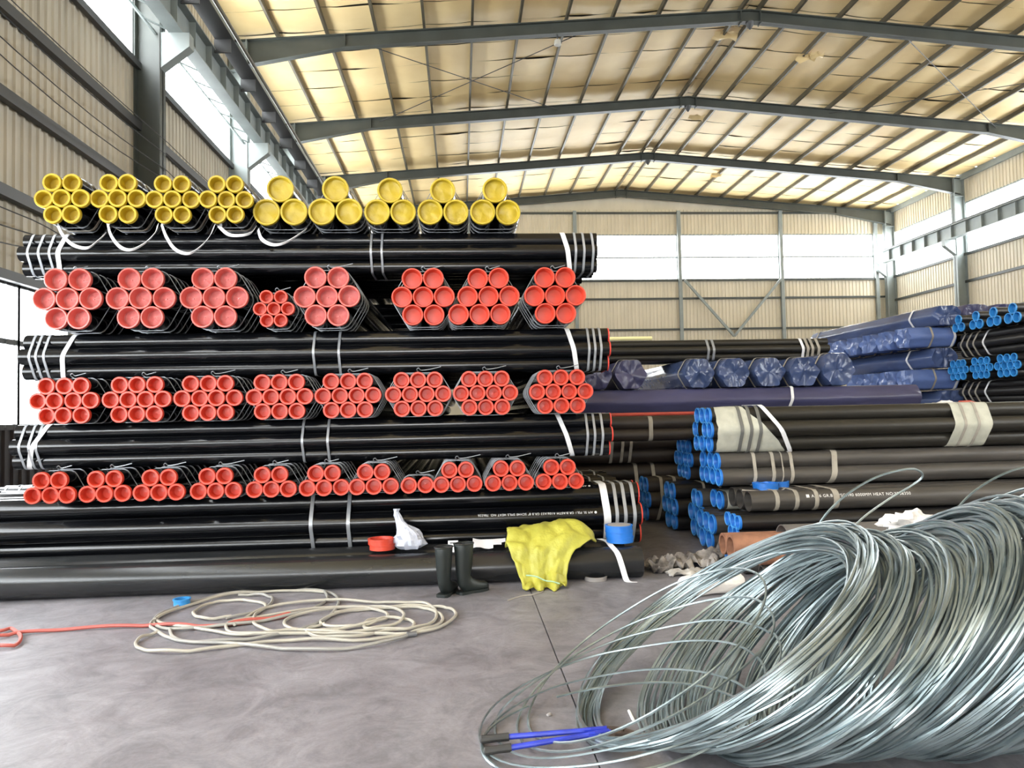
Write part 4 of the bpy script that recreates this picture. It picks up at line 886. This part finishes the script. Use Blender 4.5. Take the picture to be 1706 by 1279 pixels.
# s: bottom X, bottom Y, elevation of the loop normal, azimuth, radius
KEY = [(0, .40, 3.50, 66, -4, .77), (.08, .546, 3.51, 56.5, -8, .777), (.25, .86, 3.44, 52, -7, .674), (.40, 1.18, 3.26, 45.4, -9, .616), (.58, 1.535, 3.228, 40.3, -14.4, .64), (.75, 1.853, 3.21, 36.4, -20, .676), (1, 2.6, 3.15, 31, -24, .72)]
def coil(label, s0, s1, turns, seed, jit=1.0, parent=None, sides=5):
    N = turns * 52; pts = []
    rs = np.random.default_rng(seed); K = turns + 3
    def arr():
        f_ = rs.normal(0, 1, K); g_ = np.convolve(rs.normal(0, 1, K + 8), np.ones(9) / 3, 'valid'); return .8 * g_ + .5 * f_
    a_r, a_x, a_y, a_e, a_z, a_t = (arr() for _ in range(6))
    for i in range(N):
        t = i / 52; k = int(t); fr = t - k; sm = fr * fr * (3 - 2 * fr)
        g = lambda A: A[k] * (1 - sm) + A[k + 1] * sm
        u = t / turns; s = s0 + (s1 - s0) * (u + .012 * math.sin(u * 40))
        bx, by, el, az, r = pw(min(max(s + .006 * g(a_x) * jit, 0), 1), KEY)
        el = R_(el + 1.3 * g(a_e) * jit); az = R_(az + 2.0 * g(a_t) * jit); r = r * (1 + .032 * g(a_r) * jit)
        n = Vector((-math.cos(el) * math.cos(az), -math.cos(el) * math.sin(az), math.sin(el)))
        e2 = (Vector((0, 0, 1)) - n * n.z).normalized(); e1 = e2.cross(n)
        C = Vector((bx, by + .03 * g(a_y) * jit, .008 + .008 * abs(g(a_z)))) + e2 * r
        th = 2 * PI * t + seed
        p = C + (e1 * math.cos(th) + e2 * math.sin(th) * (1 + .02 * g(a_z))) * r
        p += n * .012 * math.sin(3 * th + 4 * g(a_t)); p.z = max(p.z, .006); pts.append(p)
    return pts
WR = .0062
def make_coil(label, runs, seed, base):
    e = thing('wire_coil', label, 'wire coil', base, (0, 0, 0), 'grey wire rod coils'); off = Vector(base)
    for q, (s0, s1, turns) in enumerate(runs):
        pts = [p - off for p in coil(label, s0, s1, turns, seed + q * 17)]
        MB().tube(pts, WR, 5).build('winding', M_wirerod, e)
    return e
c1 = make_coil('grey wire rod coil toppled nearest the bolt cutter, its open mouth facing left', [(.07, .12, 42), (.23, .40, 46), (.27, .41, 34)], 3, (1.2, 3.4, 0))
c2 = make_coil('grey wire rod coil in the middle of the heap, under the white cloth', [(.40, .60, 60), (.44, .66, 60)], 5, (1.8, 3.3, 0))
c3 = make_coil('grey wire rod coil at the right edge of the picture', [(.66, .95, 60), (.70, 1.0, 60)], 8, (2.6, 3.3, 0))
# loose outer turns spilling to the left
def spill(cx, cy, rx, ry, el, az, t0, t1, z0=.008, seed=0.):
    out = []
    for i in range(61):
        t = lerp(t0, t1, i / 60); x = rx * math.cos(t); y = ry * math.sin(t)
        zz = max(.006, z0 + math.sin(R_(el)) * (x + rx) + .015 * nz(t * 1.3, seed))
        out.append(Vector((cx + x * math.cos(R_(el)), cy + y + .02 * nz(t, seed + 3), zz)))
    return out
off = Vector(c1.location)
LOOSE = [(.72, 3.42, .68, .58, 13, .0, 6.28), (.80, 3.45, .70, .58, 17, .0, 6.28), (.68, 3.32, .62, .50, 9, 0, 6.28), (.66, 3.30, .60, .44, 7, 2.2, 8.2), (.84, 3.46, .66, .56, 24, .0, 6.28), (.86, 3.50, .66, .58, 31, 0, 6.28)]
for i, (cx_, cy_, rx, ry, el, t0, t1) in enumerate(LOOSE):
    MB().tube([p - off for p in spill(cx_, cy_, rx, ry, el, 0, t0, t1, seed=i * 4.4)], WR * .95, 5).build('loose_turn', M_wirerod, c1)
# the single strands that spring up from the heap
o2 = Vector(c2.location)
P = [atY(1356, 905, 3.75), atY(1368, 868, 3.75), atY(1405, 828, 3.75), atY(1455, 797, 3.78), atY(1500, 783, 3.8), atY(1527, 782, 3.82), atY(1537, 793, 3.84), atY(1520, 808, 3.86), atY(1480, 832, 3.88), atY(1435, 865, 3.88), atY(1400, 905, 3.86), atY(1390, 930, 3.8)]
MB().tube([p - o2 for p in spline(P, 8)], WR, 5).build('springing_strand', M_wirerod, c2)
o3 = Vector(c3.location)
P = [atY(1570, 905, 3.75), atY(1583, 865, 3.75), atY(1615, 825, 3.75), atY(1660, 795, 3.75), atY(1710, 778, 3.75), atY(1760, 785, 3.75), atY(1800, 830, 3.75), atY(1810, 900, 3.75)]
MB().tube([p - o3 for p in spline(P, 8)], WR, 5).build('springing_strand', M_wirerod, c3)
q = atY(1520, 872, 3.66); wc = crumple('white_cloth', (q.x, 3.66, q.z), .155, .10, .06, M_cloth, 'white cloth bundle lying on top of the wire coils', 'cloth', 8.2, 36, 18, .5, flat=False)

# bolt cutter
A = [atZ(px_, py_, z_) for px_, py_, z_ in ((800, 1232, .03), (848, 1227, .04), (985, 1216, .082), (806, 1251, .03), (852, 1245, .04), (992, 1222, .082))]
bcx = thing('bolt_cutter', 'blue-handled bolt cutter with black grips lying on the floor by the wire', 'bolt cutter', (A[0].x, A[0].y, 0)); ob_ = Vector(bcx.location)
for a, g_, e in ((A[0], A[1], A[2]), (A[3], A[4], A[5])):
    MB().tube([a - ob_, a.lerp(g_, .05) - ob_, a.lerp(g_, .5) - ob_, g_ - ob_], [.012, .019, .017, .018], 10).build('grip', M_rubber, bcx)
    hd = MB().tube([g_ - ob_, e - ob_], [.0125, .0115], 10).build('handle', M_cblue, bcx)
for a, e in ((A[1], A[2]), (A[4], A[5])):
    d = (e - a).normalized(); MB().bar(e - d * .03 - ob_, e + d * .07 - ob_, .028, .016).build('clevis', M_cblue, bcx, smooth=False)
J0 = (A[2] + A[5]) / 2 + Vector((.05, 0, 0)); J1 = atZ(1036, 1220, .085)
for s in (-1, 1):
    mb = MB(); dd = Vector((0, s * .017, 0))
    prof = [(0, .008, .03), (.05, .006, .036), (.09, .0, .03), (.13, .002, .012)]
    V = []; F = []
    dr = (J1 - J0); dr.z = 0; dl = dr.normalized(); nn = Vector((-dl.y, dl.x, 0)) * s
    for (x, i0, i1) in prof:
        for z in (.02, .042): V += [J0 - ob_ + dl * x + nn * i0 + Vector((0, 0, z - .03)), J0 - ob_ + dl * x + nn * i1 + Vector((0, 0, z - .03))]
    for i in range(3):
        a = 4 * i; F += [(a, a + 4, a + 5, a + 1), (a + 2, a + 3, a + 7, a + 6), (a, a + 2, a + 6, a + 4), (a + 1, a + 5, a + 7, a + 3)]
    F += [(0, 1, 3, 2), (12, 14, 15, 13)]
    mb.add(V, F).build('jaw', M_jaw, bcx, smooth=False)
for x in (.03, .075): MB().lathe([(.012, .001), (.012, .012), (-.02, .012), (-.02, .001)], 10).build('pivot_bolt', M_jaw, bcx, J0 - ob_ + dl * x + Vector((0, 0, .006)))
# rags, sack and chalk by the right pile
def ragsheet(c, w_, d_, rz_, material, label, seed, h=.09):
    n = 16; V = []; F = []
    for i in range(n + 1):
        for j in range(n + 1):
            u, v = i / n - .5, j / n - .5
            zz = h * max(0, .5 - abs(u) * .7 - abs(v) * .6 + 1.1 * abs(nz(u * 3.2 + seed, v * 3.2)) + .35 * nz(u * 7, v * 7 + seed)) + .006
            V.append((u * w_ * (1 + .25 * nz(v * 5 + seed, 1)), v * d_ * (1 + .25 * nz(u * 5, seed)), zz))
    m_ = n + 1
    for i in range(n):
        for j in range(n): F.append((i * m_ + j, (i + 1) * m_ + j, (i + 1) * m_ + j + 1, i * m_ + j + 1))
    o = MB().add(V, F).build('rag', material, None, c, (0, 0, rz_), angle=40); s_ = o.modifiers.new('t', 'SOLIDIFY'); s_.thickness = .006
    return tag(o, label, 'rag', 'crumpled rags on the floor')
for i, (px, py, w_, d_, rz_, mt, lab) in enumerate(((1112, 948, .42, .3, .3, M_rag, 'grey crumpled rag, leftmost on the floor by the blue-capped pile'), (1160, 940, .42, .36, -.4, M_rag, 'dark grey crumpled rag in the middle of the rag heap'), (1190, 930, .3, .3, .9, M_rag, 'crumpled rag standing highest in the heap against the blue caps'), (1143, 957, .34, .12, .1, M_ragw, 'pale strip of rag along the front of the rag heap'), (1195, 958, .2, .2, .6, M_rag, 'small greenish-grey rag at the right of the heap'))):
    q = atZ(px, py, 0); ragsheet((q.x, q.y, 0), w_, d_, rz_, mt, lab, 3.7 * i + 1, .13 if i != 3 else .06)
q = atZ(1165, 990, 0)
def wsack():
    n = 24; V = []; F = []; L = .5
    for i in range(13):
        u = i / 12
        for k in range(n):
            t = 2 * PI * k / n; r = .085 * (1 + .18 * nz(math.cos(t) * 2, math.sin(t) * 2, u * 3)) * (1 if .05 < u < .95 else .9)
            V.append((u * L - .25, math.cos(t) * r * 1.35, max(.005, .07 + math.sin(t) * r)))
    for i in range(12):
        for k in range(n): l = (k + 1) % n; F.append((i * n + k, (i + 1) * n + k, (i + 1) * n + l, i * n + l))
    F += [tuple(range(n)), tuple(12 * n + k for k in range(n))[::-1]]
    tag(MB().add(V, F).build('white_sack', M_cloth, None, (q.x + .12, q.y + .05, 0), (0, 0, R_(12)), angle=60), 'rolled white sack on the floor behind the wire coil', 'sack')
wsack()
a, b_ = atZ(1048, 1184, .008), atZ(1055, 1199, .008); tag(MB().tube([a, b_], .008, 8).build('chalk_stick', M_chalk), 'short white chalk stick on the floor inside the loose wire', 'chalk')
q = atZ(915, 1192, 0); crumple('pebble', (q.x, q.y, .006), .014, .012, .01, M_ringgrey, 'small pebble on the floor above the bolt cutter', 'pebble', 4.2, 10, 6, .3)
